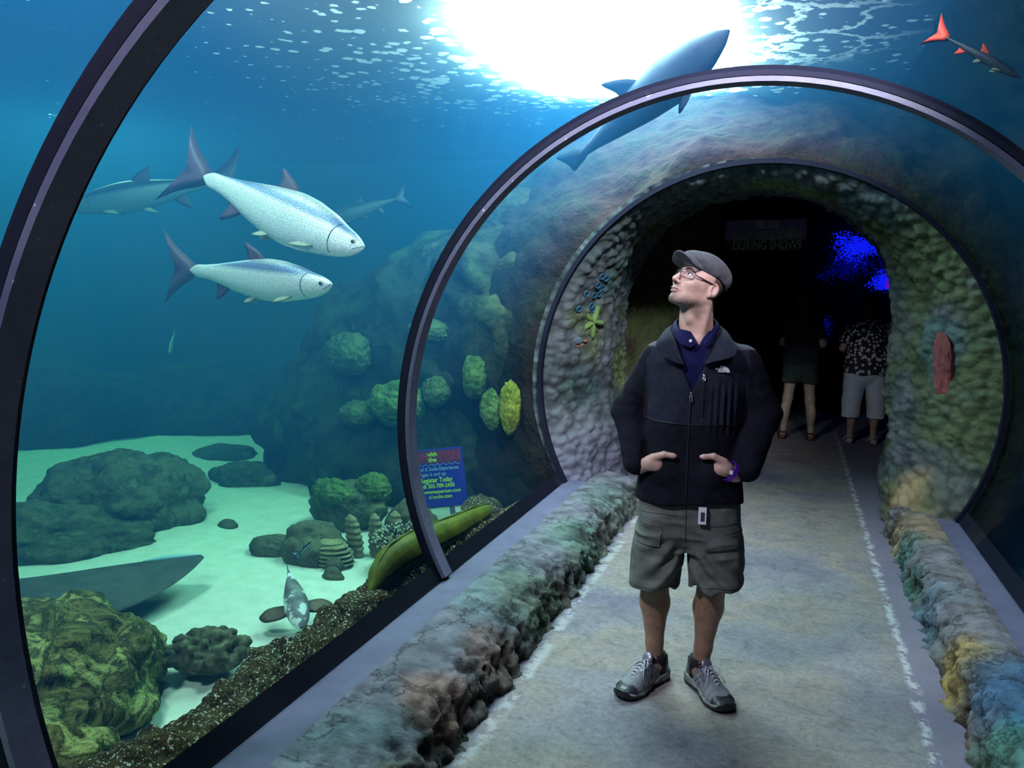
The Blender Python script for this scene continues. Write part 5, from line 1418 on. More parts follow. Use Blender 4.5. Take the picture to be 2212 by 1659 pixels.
def patch(name, bvh, poly, off, thick, m, parent, n=26, default_y=-0.1):
    """a flat piece of cloth lying on a surface: quad corners poly (x,z) tl,tr,br,bl"""
    tl, tr, br, bl = [Vector(p) for p in poly]
    G = []
    for i in range(n + 1):
        for j in range(n + 1):
            s, t = i / n, j / n
            q = tl.lerp(tr, s).lerp(bl.lerp(br, s), t)
            h = on_front(bvh, q.x, q.y)
            G.append((q.x, (h.y if h else default_y), q.y))
    G = np.array(G); Y = G[:, 1].reshape(n + 1, n + 1)
    for _ in range(1):
        Z = np.pad(Y, 1, mode='edge'); Y = (Z[1:-1, 1:-1] * 4 + Z[:-2, 1:-1] + Z[2:, 1:-1] + Z[1:-1, :-2] + Z[1:-1, 2:]) / 8
    G[:, 1] = Y.ravel() - off
    v = np.concatenate([G - [0, thick, 0], G + [0, 0.004, 0]]); k = (n + 1) ** 2
    f = []
    for i in range(n):
        for j in range(n):
            a, b, c, d = i * (n + 1) + j, (i + 1) * (n + 1) + j, (i + 1) * (n + 1) + j + 1, i * (n + 1) + j + 1
            f += [(a, b, c, d), (a + k, d + k, c + k, b + k)]
    for i in range(n):
        for (a, b) in ((i * (n + 1), (i + 1) * (n + 1)), (i * (n + 1) + n, (i + 1) * (n + 1) + n), (i, i + 1), (n * (n + 1) + i, n * (n + 1) + i + 1)):
            f.append((a, b, b + k, a + k))
    return mobj(name, v, f, m, parent, smooth=False)
def strip(name, A, B, m, parent, thick=0.005, n=60, bulge=0.006):
    """a band of cloth between two edge curves"""
    A = np.array(A, float); B = np.array(B, float)
    def cr(P):
        t = np.linspace(0, len(P) - 1, n); i = np.clip(t.astype(int), 0, len(P) - 2); u = (t - i)[:, None]
        p0 = P[np.clip(i - 1, 0, len(P) - 1)]; p1 = P[i]; p2 = P[i + 1]; p3 = P[np.clip(i + 2, 0, len(P) - 1)]
        return 0.5 * ((2 * p1) + (-p0 + p2) * u + (2 * p0 - 5 * p1 + 4 * p2 - p3) * u ** 2 + (-p0 + 3 * p1 - 3 * p2 + p3) * u ** 3)
    a, b = cr(A), cr(B); m_ = 9; cen = np.array([0.012, YC, 1.42])
    V = []
    for side in (1, 0):
        for i in range(n):
            out = (b[i] - cen); out[2] = 0.03; out /= np.linalg.norm(out)
            for j in range(m_):
                t = j / (m_ - 1); p = a[i] * (1 - t) + b[i] * t + out * bulge * math.sin(PI * t)
                V.append(p + out * (thick if side else 0))
    V = np.array(V); k = n * m_; g = grid_faces(n, m_)
    f = [tuple(q) for q in g] + [tuple(q[::-1] + k) for q in g]
    for i in range(n - 1):
        f.append((i * m_, (i + 1) * m_, (i + 1) * m_ + k, i * m_ + k)); f.append((i * m_ + m_ - 1, i * m_ + m_ - 1 + k, (i + 1) * m_ + m_ - 1 + k, (i + 1) * m_ + m_ - 1))
    for j in range(m_ - 1):
        f.append((j, j + k, j + 1 + k, j + 1)); e = (n - 1) * m_; f.append((e + j, e + j + 1, e + j + 1 + k, e + j + k))
    return mobj(name, V, f, m, parent)
y = YC
strip('collar', [(-0.024, y - 0.134, 1.335), (-0.042, y - 0.112, 1.378), (-0.062, y - 0.080, 1.430), (-0.076, y - 0.02, 1.462), (-0.058, y + 0.045, 1.485), (0.012, y + 0.075, 1.492), (0.080, y + 0.045, 1.487), (0.098, y - 0.02, 1.465), (0.082, y - 0.080, 1.434), (0.060, y - 0.114, 1.382), (0.044, y - 0.134, 1.340)],
      [(-0.046, y - 0.150, 1.338), (-0.112, y - 0.142, 1.372), (-0.128, y - 0.112, 1.408), (-0.116, y - 0.03, 1.425), (-0.090, y + 0.08, 1.432), (0.012, y + 0.115, 1.434), (0.112, y + 0.08, 1.432), (0.140, y - 0.03, 1.426), (0.156, y - 0.112, 1.408), (0.144, y - 0.142, 1.374), (0.066, y - 0.150, 1.346)], M['fleece_grey'], JK, 0.007, 90, 0.010)
# polo shirt
def polo_sdf(P):
    t = torso_sdf(P, -0.012)
    t = smax(t, P[:, 2] - 1.463, 0.008)
    t = smax(t, 1.12 - P[:, 2], 0.01)
    neck = np.hypot((P[:, 0] - 0.011) / 1.05, P[:, 1] - YC) - 0.0615
    t = smax(t, -np.maximum(neck, 1.40 - P[:, 2]), 0.004)
    vv = np.abs(P[:, 0] - 0.025) - np.clip((P[:, 2] - 1.408) * 0.62, -1, 0.05)
    return smax(t, -np.maximum(np.maximum(vv * 0.85, P[:, 1] - YC), 1.36 - P[:, 2]), 0.003) - 0.0012 * np.sin(P[:, 2] * 60 + P[:, 0] * 90)
PO = sdf_part('polo_shirt', polo_sdf, (-0.2, -0.14, 1.10), (0.24, 0.20, 1.49), 0.004, [M['polo']], MAN)
strip('shirt_collar', [(0.020, y - 0.108, 1.420), (-0.020, y - 0.092, 1.440), (-0.052, y - 0.058, 1.468), (-0.062, y + 0.0, 1.492), (-0.045, y + 0.05, 1.508), (0.012, y + 0.07, 1.512), (0.068, y + 0.05, 1.508), (0.085, y + 0.0, 1.492), (0.074, y - 0.058, 1.470), (0.052, y - 0.092, 1.446), (0.036, y - 0.106, 1.420)],
      [(-0.004, y - 0.120, 1.398), (-0.046, y - 0.108, 1.414), (-0.066, y - 0.066, 1.444), (-0.076, y + 0.0, 1.464), (-0.055, y + 0.062, 1.47), (0.012, y + 0.082, 1.47), (0.078, y + 0.062, 1.47), (0.098, y + 0.0, 1.464), (0.086, y - 0.066, 1.446), (0.070, y - 0.108, 1.418), (0.046, y - 0.122, 1.400)], M['polo'], PO, 0.003, 80, 0.005)
mb = MB(); mb.ball((-0.006, y - 0.129, 1.424), (0.0062, 0.003, 0.0062), 8); mb.build('button', M['white'], PO)
# zip, pulls, pocket seam
def line_on(bvh, pts, rad, name, m, parent, off=0.001):
    q = []
    for (x0, z0), (x1, z1) in zip(pts[:-1], pts[1:]):
        for k in range(14):
            t = k / 14; h = on_front(bvh, x0 + (x1 - x0) * t, z0 + (z1 - z0) * t, off)
            if h: q.append(h)
    mb = MB(); mb.tube(q, rad, 6); return mb.build(name, m, parent)
line_on(JB, [(0.006, 1.225), (0.004, 1.0), (0.006, 0.81)], 0.0035, 'zip', M['zipblack'], JK)
line_on(JB, [(0.050, 1.288), (0.052, 1.13)], 0.0028, 'pocket_zip', M['zipblack'], JK)
def pull(x, z, ln, m, bvh, parent):
    h = on_front(bvh, x, z, 0.003) or Vector((x, YC - 0.13, z)); mb = MB()
    mb.box(h, (0.007, 0.006, 0.010)); 
    mb.tube([h + Vector((0.003, -0.003, -0.003)), h + Vector((0.0045, -0.005, -ln)), h + Vector((0, -0.006, -ln - 0.004)), h + Vector((-0.0045, -0.005, -ln)), h + Vector((-0.003, -0.003, -0.003))], 0.0018, 6)
    mb.build('zip_pull', m, parent)
pull(0.006, 1.228, 0.028, plain('dull_metal_pull', (0.22, 0.22, 0.25), 0.35, metal=0.7), JB, JK)
pull(0.050, 1.296, 0.016, M['chrome'], JB, JK)
line_on(JB, [(-0.17, 1.112), (0.0, 1.108), (0.19, 1.112)], 0.0022, 'seam', M['zipblack'], JK)
# pocket openings: welts the hands go into
for sx, pts in ((-1, [(-0.100, 1.000), (-0.108, 0.95), (-0.130, 0.885)]), (1, [(0.122, 1.005), (0.130, 0.95), (0.160, 0.885)])):
    line_on(JB, pts, 0.005, 'pocket_edge', M['fleece_dark'], JK, 0.002)
# breast emblem: three stacked words and a quarter dome of arcs
def emblem():
    cx, cz = 0.116, 1.322; h = on_front(JB, cx, cz, 0.004); yy = h.y - 0.002
    root = JK
    mb = MB()
    for k in range(3):
        r0 = 0.007 + k * 0.0052; r1 = r0 + 0.0043; n = 14; v = []; f = []
        for i in range(n + 1):
            a = PI / 2 * i / n
            for r in (r0, r1):
                for q in (0, 0.0015): v.append((cx + 0.006 + r * math.sin(a) - 0.002, yy + q - 0.002 + 0.05 * (r * math.sin(a)) * 0.2, cz - 0.010 + r * math.cos(a)))
        for i in range(n):
            a = i * 4; b = a + 4; f += [(a, a + 2, b + 2, b), (a + 1, b + 1, b + 3, a + 3), (a + 2, a + 3, b + 3, b + 2), (a, b, b + 1, a + 1)]
        mb.add(v, f)
    mb.build('emblem', M['white'], root, smooth=False)
    for s_, dz, dx in (('THE', 0.009, -0.001), ('NORTH', 0.001, -0.008), ('FACE', -0.007, -0.003)):
        t = text('lettering', s_, 0.0100, (cx + dx - 0.002, yy - 0.002, cz + dz), M['white'], root, bold=0.0005)
emblem()

# ---- shorts
def shorts_sdf(P):
    z = P[:, 2]
    hip = ellipsoid(P, (0.018, YC, 0.78), (0.186, 0.118, 0.24))
    cxl = np.interp(z, [0.42, 0.8], [-0.104, -0.075]); cxr = np.interp(z, [0.42, 0.8], [0.141, 0.110])
    al = np.interp(z, [0.42, 0.60, 0.8], [0.102, 0.104, 0.094]); ar = np.interp(z, [0.42, 0.60, 0.8], [0.111, 0.108, 0.094])
    b = np.interp(z, [0.42, 0.7, 0.82], [0.112, 0.116, 0.104])
    w_extra = 0
    def leg(cx, a):
        r = ((np.abs(P[:, 0] - cx) / a) ** 2.4 + (np.abs(P[:, 1] - YC - 0.005) / b) ** 2.4) ** (1 / 2.4)
        return (r - 1) * np.minimum(a, b) * 0.85
    dl = leg(cxl, al) ; dr = leg(cxr, ar)
    q = P
    w_ = 0.006 * fbm(q * np.array([1, 1, 0.8]), 8, 3, 33) + 0.004 * (1 - np.abs(fbm(q * np.array([0.7, 0.7, 1.6]) + 3, 10, 2, 55)) * 4).clip(-1, 1) * smooth01(-np.abs(z - 0.6), -0.25, -0.1)
    # diagonal creases rising from the crotch
    cr_l = np.exp(-((P[:, 0] + 0.03) / 0.09) ** 2) * 0.010 * np.sin((P[:, 2] * 60 - P[:, 0] * 55) + 2 * vnoise(P * 7, 2)) * smooth01(-z, -0.68, -0.56)
    cr_r = np.exp(-((P[:, 0] - 0.09) / 0.10) ** 2) * 0.010 * np.sin((P[:, 2] * 60 + P[:, 0] * 55) + 2 * vnoise(P * 7, 3)) * smooth01(-z, -0.68, -0.56)
    hemz_l = 0.428 + 0.06 * (P[:, 0] + 0.18) + 0.002 * np.sin(P[:, 0] * 40); hemz_r = 0.452 + 0.05 * (P[:, 0] - 0.1) + 0.002 * np.sin(P[:, 0] * 35)
    inl = smax(dl, hemz_l - z, 0.004); inr = smax(dr, hemz_r - z, 0.004)
    inl = np.maximum(inl, -np.maximum(dl + 0.034, z - 0.50)); inr = np.maximum(inr, -np.maximum(dr + 0.034, z - 0.52))
    d = np.minimum(inl, inr)
    up = smax(hip, 0.60 - z, 0.02)
    d = smin(d, up, 0.03)
    d = smax(d, z - 0.86, 0.01)
    edge = smooth01(np.abs(P[:, 0] - 0.016), 0.0, 0.05)
    gap = np.maximum(np.abs(P[:, 0] - 0.017) - (0.003 + 0.012 * smooth01(-z, -0.585, -0.46)), z - 0.585)
    return np.maximum(d - w_ - (cr_l + cr_r) * edge, -gap)
SH = sdf_part('shorts', shorts_sdf, (-0.26, -0.16, 0.38), (0.30, 0.24, 0.88), 0.0045, [M['short_cloth']], MAN, margin=1.5)
SB = bvh_of(SH)
M['short_dark'] = plain('shorts_seam', (0.06, 0.065, 0.058), 0.9)
for poly in (((-0.174, 0.680), (-0.082, 0.672), (-0.086, 0.618), (-0.174, 0.626)), ((0.082, 0.668), (0.222, 0.688), (0.224, 0.638), (0.092, 0.618))):
    fl = patch('pocket_flap', SB, poly, 0.003, 0.004, M['short_cloth'], SH)
    (x0, z0), (x1, z1), (x2, z2), (x3, z3) = poly
    line_on(SB, [(x3, z3 - 0.003), (x2, z2 - 0.003)], 0.0028, 'flap_edge', M['short_dark'], SH, 0.0)
line_on(SB, [(-0.195, 0.445), (-0.1, 0.449), (0.008, 0.455)], 0.0018, 'hem_stitch', M['short_dark'], SH, 0.0)
line_on(SB, [(0.03, 0.470), (0.13, 0.472), (0.242, 0.476)], 0.0018, 'hem_stitch', M['short_dark'], SH, 0.0)
line_on(SB, [(-0.19, 0.742), (-0.12, 0.750), (-0.02, 0.752)], 0.0018, 'pocket_seam', M['short_dark'], SH, 0.0)
line_on(SB, [(0.008, 0.79), (0.010, 0.72), (0.012, 0.64)], 0.0025, 'fly_seam', M['short_dark'], SH, 0.0)
line_on(SB, [(-0.19, 0.705), (-0.08, 0.700), (-0.070, 0.63)], 0.0016, 'pocket_seam', M['short_dark'], SH, 0.0)
line_on(SB, [(0.10, 0.715), (0.16, 0.722), (0.228, 0.735)], 0.0016, 'pocket_seam', M['short_dark'], SH, 0.0)
# clip-on fob hanging from the belt
h = on_front(SB, 0.070, 0.775, 0.012) or Vector((0.07, YC - 0.14, 0.775))
mb = MB(); mb.box(h + Vector((0.0, -0.002, -0.013)), (0.030, 0.008, 0.066)); tg = mb.build('belt_fob', M['white'], MAN, smooth=False)
mb = MB(); mb.box(h + Vector((0.001, -0.007, -0.016)), (0.014, 0.003, 0.034)); mb.build('fob_display', plain('dark_display', (0.05, 0.045, 0.09), 0.3), tg, smooth=False)
mb = MB(); mb.tube([h + Vector((0, 0, 0.018)), h + Vector((0, -0.003, 0.028)), h + Vector((0, 0.006, 0.040))], 0.003, 8); mb.build('clip', M['zipblack'], tg)

# ---- wristband
def wristband():
    w0 = Vector(RW); p0 = Vector(RP); c = w0.lerp(p0, 0.52); d = (p0 - w0).normalized()
    u = d.cross(Vector((0, 1, 0))).normalized(); v_ = d.cross(u)
    n = 40; V = []; F = []
    for k in range(n):
        a = 2 * PI * k / n; dirv = u * math.cos(a) * 1.15 + v_ * math.sin(a) * 0.93
        for (r, s) in ((0.0335, -0.010), (0.036, -0.010), (0.036, 0.010), (0.0335, 0.010)): V.append(c + dirv * r + d * s)
    for k in range(n):
        for j in range(4):
            F.append((k * 4 + j, k * 4 + (j + 1) % 4, ((k + 1) % n) * 4 + (j + 1) % 4, ((k + 1) % n) * 4 + j))
    mb = MB(); mb.add(V, F); o = mb.build('wristband', M['purple'], MAN, smooth=False)
    q = c + Vector((0.004, -0.0335, 0.004)); mb = MB(); mb.box(q, (0.012, 0.004, 0.014)); mb.build('white_tab', M['white'], o, smooth=False)
wristband()

# ---- eyes, brows, glasses, cap
def hv(x, y_, z): return Vector([float(q) for q in from_head([[x, y_, z]])[0]])
HRm = Matrix([list(map(float, r)) for r in HR])
for sx in (-1, 1):
    mb = MB(); mb.ball(hv(sx * 0.030, -0.0755, 0.0065), (0.0120, 0.0120, 0.0090), 12, 0, HRm)
    gz = Vector((-0.1, -0.98, 0.25)).normalized()
    mb.ball(hv(sx * 0.030 - 0.0015, -0.0755 - 0.0080, 0.0065 + 0.0016), (0.0056, 0.0052, 0.0056), 8, 1, HRm)
    mb.build('eye', None, MAN, mats=[M['eyewhite'], M['iris']])
    mb = MB(); mb.tube([hv(sx * (0.013 + 0.036 * t), -0.0965 + 0.022 * t * t, 0.026 + 0.006 * math.sin(PI * min(1, t * 1.1)) - 0.003 * t) for t in np.linspace(0, 1, 9)], [0.0012 + 0.0014 * math.sin(PI * min(1, 0.15 + 0.8 * t)) for t in np.linspace(0, 1, 9)], 8); mb.build('eyebrow', M['hairdark'], MAN)
    mb = MB(); mb.tube([hv(sx * (0.030 + 0.0145 * math.cos(a)), -0.0865 + 0.006 * abs(math.cos(a)) ** 2, 0.0085 + 0.0072 * math.sin(a)) for a in np.linspace(0.1, PI - 0.1, 11)], 0.0011, 6); mb.build('eyelid', plain('eyelid_line', (0.14, 0.07, 0.055), 0.5), MAN)
def glasses():
    root = empty('glasses'); root.parent = MAN
    fr = MB()
    for sx in (-1, 1):
        cx = sx * 0.0335; pts = []
        for k in range(41):
            a = 2 * PI * k / 40; c, s = math.cos(a), math.sin(a)
            x = cx + 0.0265 * math.copysign(abs(c) ** 0.55, c); z = 0.004 + 0.0155 * math.copysign(abs(s) ** 0.6, s)
            pts.append(hv(x, -0.107 + 9.0 * (abs(x)) ** 2 * 0.9, z))
        fr.tube(pts, 0.0016, 8, cap=False)
        lv = [hv(cx, -0.107 + 9.0 * cx * cx * 0.9, 0.004)] + pts[:-1]
        mobj('lens', lv, [(0, 1 + i, 1 + (i + 1) % 40) for i in range(40)], M['lens'], root, smooth=False)
        tb = MB(); tb.tube([hv(sx * 0.0605, -0.076, 0.010), hv(sx * 0.070, -0.060, 0.010), hv(sx * 0.0765, -0.01, 0.014), hv(sx * 0.080, 0.014, 0.016), hv(sx * 0.079, 0.028, 0.008)], [0.0024, 0.0026, 0.0022, 0.0018, 0.0015], 8); tb.build('temple', M['frame'], root)
    fr.tube([hv(-0.0075, -0.105, 0.009), hv(0, -0.1085, 0.0115), hv(0.0075, -0.105, 0.009)], 0.0018, 8)
    o = fr.build('frame', M['frame'], root)
glasses()
def cap_sdf(P):
    Q = to_head(P)
    # crown, slouching forward over a stiff brim
    d = ellipsoid(Q, (0, 0.012, 0.069), (0.083, 0.090, 0.062))
    d = smin(d, ellipsoid(Q, (0, -0.035, 0.080), (0.078, 0.080, 0.036)), 0.03)
    d = smin(d, ellipsoid(Q, (0, 0.062, 0.055), (0.070, 0.046, 0.048)), 0.03)
    zz = 0.040 - 0.12 * np.clip(Q[:, 1] - 0.02, 0, 1)
    d = smax(d, (zz - Q[:, 2]), 0.006)
    hollow = ellipsoid(Q, (0, 0.014, 0.034), (0.0755, 0.0865, 0.080))
    d = smax(d, -hollow, 0.003)
    bz = Q[:, 2] - (0.060 - 5.5 * Q[:, 0] ** 2 - 0.10 * (Q[:, 1] + 0.06))
    W_ = Q.copy(); W_[:, 2] = bz
    br = ellipsoid(W_, (0, -0.098, 0.0), (0.068, 0.058, 0.0085))
    br = smax(br, -ellipsoid(Q, (0, 0.0, 0.02), (0.072, 0.088, 0.06)), 0.004)
    d = smin(d, br, 0.006)
    return d - 0.0022 * fbm(P, 22, 3, 6)
CAP = sdf_part('flat_cap', cap_sdf, (-0.2, -0.2, 1.58), (0.22, 0.2, 1.82), 0.0026, [M['tweed']], MAN, margin=1.5)
mb = MB()
mb.tube([hv(0.0, -0.070 + 0.17 * t, 0.066 + 0.066 * math.sin(PI * (0.18 + 0.66 * t)) * 0.96 - 0.006) for t in np.linspace(0.05, 0.92, 20)], 0.0014, 6); mb.build('cap_seam', M['tweed'], CAP)

# ---- shoes
M['shoe_grey'] = noise_mat('grey_mesh_upper', [(0.15, 0.16, 0.18), (0.22, 0.23, 0.25)], scale=60, rough=0.7, bump=0.4, bscale=260, dist=0.002)
M['shoe_silver'] = plain('silver_overlay', (0.24, 0.235, 0.28), 0.35, metal=0.5)
M['shoe_dark'] = plain('black_toe_guard', (0.03, 0.032, 0.04), 0.4)
M['midsole'] = plain('grey_midsole', (0.20, 0.21, 0.20), 0.7)
M['outsole'] = plain('black_outsole', (0.012, 0.012, 0.018), 0.6)
M['sock'] = plain('black_sock', (0.012, 0.012, 0.016), 0.9)
M['lace'] = plain('pale_lace', (0.52, 0.54, 0.62), 0.7)
def shoe(loc, ang, flip, lab):
    root = empty('shoe', loc, ang); root.parent = MAN; root['label'] = lab
    # local: toe towards +x, heel at -x, length 0.30
    def outline(x, g=0.0):
        t = np.clip((x + 0.15) / 0.30, 0, 1)
        w_ = np.interp(t, [0, 0.04, 0.12, 0.3, 0.5, 0.72, 0.86, 0.95, 1.0], [0.012, 0.026, 0.036, 0.038, 0.036, 0.050, 0.047, 0.034, 0.012])
        c = flip * np.interp(t, [0, 0.3, 0.6, 0.85, 1.0], [0.0, -0.002, 0.006, 0.004, 0.010])
        return w_ + g, c
    def sole(P, z0, z1, g):
        w_, c = outline(P[:, 0], g)
        lift = 0.012 * smooth01(P[:, 0], 0.09, 0.15)
        d = np.maximum(np.abs(P[:, 1] - c) - w_, np.abs(P[:, 0]) - 0.149)
        arch = 0.006 * np.exp(-((P[:, 0] + 0.02) / 0.03) ** 2)
        return smax(smax(d * 0.8, (z0 + lift + arch) - P[:, 2], 0.004), P[:, 2] - (z1 + lift), 0.005)
    def mid(P):
        z1 = np.interp(P[:, 0], [-0.15, -0.08, 0.0, 0.15], [0.042, 0.038, 0.026, 0.021])
        return sole(P, 0.010, z1, 0.004 + 0.0015 * np.sin(P[:, 0] * 120))
    def outs(P): return sole(P, 0.0005, np.interp(P[:, 0], [-0.15, 0.08, 0.13, 0.15], [0.012, 0.013, 0.020, 0.034]), 0.0045)
    def upper_raw(P):
        w_, c = outline(P[:, 0])
        top = np.interp(P[:, 0], [-0.15, -0.12, -0.06, 0.0, 0.06, 0.11, 0.15], [0.100, 0.104, 0.098, 0.098, 0.072, 0.052, 0.030])
        zc = 0.02; hgt = top - zc
        q = np.clip((P[:, 2] - zc) / hgt, -1, 1.5)
        wz = w_ * np.where(P[:, 0] > -0.05, np.sqrt(np.clip(1.02 - np.clip(q, 0, 1) ** 2 * 0.93, 0.02, 1)), np.clip(1 - 0.28 * q, 0.3, 1))
        d = np.maximum(np.abs(P[:, 1] - c) - wz, P[:, 2] - top)
        d = smax(d * 0.7, 0.018 - P[:, 2], 0.004)
        return np.maximum(d, np.abs(P[:, 0]) - 0.145 + 0.25 * np.clip(P[:, 2] - 0.03, 0, 1) * (P[:, 0] < 0))
    def upper(P):
        d = upper_raw(P)
        d = smax(d, -np.maximum(capsule(P, (-0.088, 0, 0.05), (-0.078, 0, 0.14), 0.031, 0.033), 0.045 - P[:, 2]), 0.005)
        return d - 0.0008 * np.sin(P[:, 0] * 200)
    def umat(c):
        m = np.zeros(len(c), dtype=np.int32)
        m[(c[:, 0] > 0.095 + 0.12 * np.clip(c[:, 2] - 0.03, -0.02, 0.1)) & (c[:, 2] < 0.052)] = 2
        side = np.sin(c[:, 0] * 55 + 1.2) + np.sin(c[:, 2] * 90 + c[:, 0] * 20) * 0.6
        m[(side > 0.55) & (c[:, 0] < 0.09) & (c[:, 2] < 0.085)] = 1
        m[(c[:, 2] > 0.088) & (c[:, 0] < -0.02)] = 3
        return m
    b = (-0.17, -0.07, -0.01), (0.17, 0.07, 0.13)
    up = sdf_part('upper', upper, *b, 0.0030, [M['shoe_grey'], M['shoe_silver'], M['shoe_dark'], M['sock']], root, umat, 1.5)
    sdf_part('midsole', mid, *b, 0.0035, [M['midsole']], root, None, 1.5)
    sdf_part('outsole', outs, *b, 0.0035, [M['outsole']], root, None, 1.5)
    # collar and sock
    mb = MB(); mb.tube([(-0.083 + 0.040 * math.cos(a), 0.034 * math.sin(a), 0.098 + 0.008 * math.cos(a * 2)) for a in np.linspace(0, 2 * PI, 25)], 0.005, 8, cap=False); mb.tube([(-0.082, 0, 0.03), (-0.081, 0, 0.09), (-0.080, 0, 0.118)], [0.036, 0.037, 0.0365], 24); mb.build('sock', M['sock'], root)
    # tongue
    mb = MB(); mb.ball((-0.026, 0, 0.108), (0.009, 0.022, 0.026), 12, 0, Matrix.Rotation(math.radians(-28), 3, 'Y')); mb.build('tongue', M['shoe_silver'], root)
    # laces
    mb = MB()
    tz = lambda x: float(np.interp(x, [-0.06, 0.0, 0.06, 0.11], [0.102, 0.100, 0.074, 0.054]))
    xs = [0.068, 0.052, 0.036, 0.020, 0.004, -0.010]
    for i, x in enumerate(xs):
        wd = 0.016 + 0.002 * i
        mb.tube([(x, -wd, tz(x) - 0.006), (x - 0.006, 0, tz(x - 0.006) + 0.003), (x - 0.012, wd, tz(x - 0.012) - 0.006)], 0.0022, 6)
        mb.tube([(x, wd, tz(x) - 0.006), (x - 0.006, 0, tz(x - 0.006) + 0.004), (x - 0.012, -wd, tz(x - 0.012) - 0.006)], 0.0022, 6)
    for sd in (-1, 1):
        mb.tube([(-0.012, 0, 0.106), (-0.002, sd * 0.018, 0.116), (0.014, sd * 0.032, 0.100), (0.022, sd * 0.026, 0.088), (0.006, sd * 0.010, 0.104)], 0.0021, 6)
        mb.tube([(-0.012, 0, 0.106), (0.012, sd * 0.014, 0.104), (0.036, sd * 0.030, 0.084), (0.046, sd * 0.038, 0.066)], 0.0021, 6)
    o = mb.build('laces', M['lace'], root)
    # crossed side stripes
    bv = bvh_of(up)
    for sd in (-1, 1):
        for (p, q) in (((-0.045, 0.040), (-0.005, 0.082)), ((-0.020, 0.036), (0.018, 0.076)), ((-0.050, 0.072), (0.030, 0.050)), ((-0.020, 0.084), (0.040, 0.040))):
            pts = []
            for k in range(9):
                t = k / 8; x = p[0] + (q[0] - p[0]) * t; z = p[1] + (q[1] - p[1]) * t
                hh = bv.ray_cast(Vector((x, sd * 0.2, z)), Vector((0, -sd, 0)))
                if hh[0] is not None: pts.append((x, hh[0].y + sd * 0.001, z))
            if len(pts) > 3:
                mb = MB(); mb.tube(pts, 0.0014, 5); mb.build('stripe', M['shoe_silver'], root)
    root.scale = (1.08, 1.08, 1.05)
    return root
aL = math.atan2(-0.257, -0.17); aR = math.atan2(-0.25, 0.14)
def shoe_at(ank, ang): return (ank[0] + 0.080 * math.cos(ang), ank[1] + 0.080 * math.sin(ang), 0.0)
shoe(shoe_at((-0.086, YC + 0.045), aL), aL, 1, 'shoe on the left of the picture, toe turned outwards')
shoe(shoe_at((0.096, YC + 0.050), aR), aR, -1, 'shoe on the right of the picture, toe pointing at the viewer')
# ------------------------------------------------------------------ creatures modelled on the portal lining
M['staryellow'] = noise_mat('green_yellow_starfish', [(0.07, 0.13, 0.035), (0.11, 0.19, 0.05)], scale=30, rough=0.8, bump=0.5, bscale=80)
M['bluebutton'] = plain('blue_button', (0.008, 0.06, 0.11), 0.6)
M['blackbutton'] = plain('black_button', (0.006, 0.008, 0.012), 0.6)
M['paleblue_paint'] = plain('pale_blue_paint', (0.08, 0.11, 0.15), 0.8)
M['orange_paint'] = plain('orange_paint', (0.20, 0.07, 0.03), 0.7)
M['redrelief'] = noise_mat('dull_red_relief', [(0.13, 0.035, 0.038), (0.24, 0.07, 0.07)], scale=8, rough=0.85, bump=0.6, bscale=40)
def on_wall(x, y_, z, toward):
    """frame lying on the lining near a point: x axis along the tunnel, z axis out of the wall"""
    n = Vector(toward).normalized()
    a = Vector((0, 1, 0)); a = (a - n * a.dot(n)).normalized(); b = n.cross(a)
    return Matrix((a, b, n)).transposed().to_4x4(), n
def place_on(o, loc, toward, sink=0.0):
    m, n = on_wall(*loc, toward); m.translation = Vector(loc) + n * sink
    o.matrix_world = m
_wall = [o for o in bpy.data.objects if o.name.startswith('wall_portal')][0]
_WB = bvh_of(_wall)
def hit(dx, dy, dz):
    h = _WB.ray_cast(Vector((0, 0, 1.6)), Vector((dx, dy, dz)).normalized())
    return h[0], h[1]
def wall_point(p):
    e = Vector((0, 0, 1.6)); q = _WB.ray_cast(e, (Vector(p) - e).normalized()); q = q if q[0] is not None else _WB.find_nearest(Vector(p)); n = q[1]
    if n.dot(Vector((LC[0], p[1], LC[1])) - q[0]) < 0: n = -n
    inw = (Vector((LC[0], q[0].y - 1.0, LC[1])) - q[0]).normalized()
    return q[0], (n * 0.25 + inw * 0.75).normalized()
def starfish(p):
    q, n = wall_point(p)
    k = 50; V = []; F = []
    rings = 6
    for j in range(rings + 1):
        s = j / rings
        for i in range(k):
            a = 2 * PI * i / k; arm = (0.5 + 0.5 * math.cos(5 * a)) ** 1.6
            r = (0.032 + 0.105 * arm) * s
            V.append((r * math.cos(a), r * math.sin(a), 0.026 * (1 - s ** 2) * (0.6 + 0.4 * arm) + 0.004))
    for j in range(rings):
        for i in range(k): F.append((j * k + i, j * k + (i + 1) % k, (j + 1) * k + (i + 1) % k, (j + 1) * k + i))
    b = len(V)
    V += [(x, y_, -0.02) for x, y_, z in V[rings * k:(rings + 1) * k]]
    for i in range(k): F.append((rings * k + i, rings * k + (i + 1) % k, b + (i + 1) % k, b + i))
    o = mobj('starfish', V, F, M['staryellow']); tag(o, 'yellow-green starfish on the left side of the rocky archway', 'starfish')
    place_on(o, q, n, 0.012)
starfish((-1.62, 6.95, 1.34))
btn = None
BT = [(-1.47, 6.60, 1.72), (-1.47, 6.76, 1.71), (-1.50, 6.60, 1.65), (-1.50, 6.74, 1.63), (-1.55, 6.42, 1.58), (-1.53, 6.60, 1.57), (-1.52, 6.74, 1.58), (-1.60, 6.40, 1.46), (-1.58, 6.72, 1.48), (-1.62, 6.95, 1.36 + 0.09)]
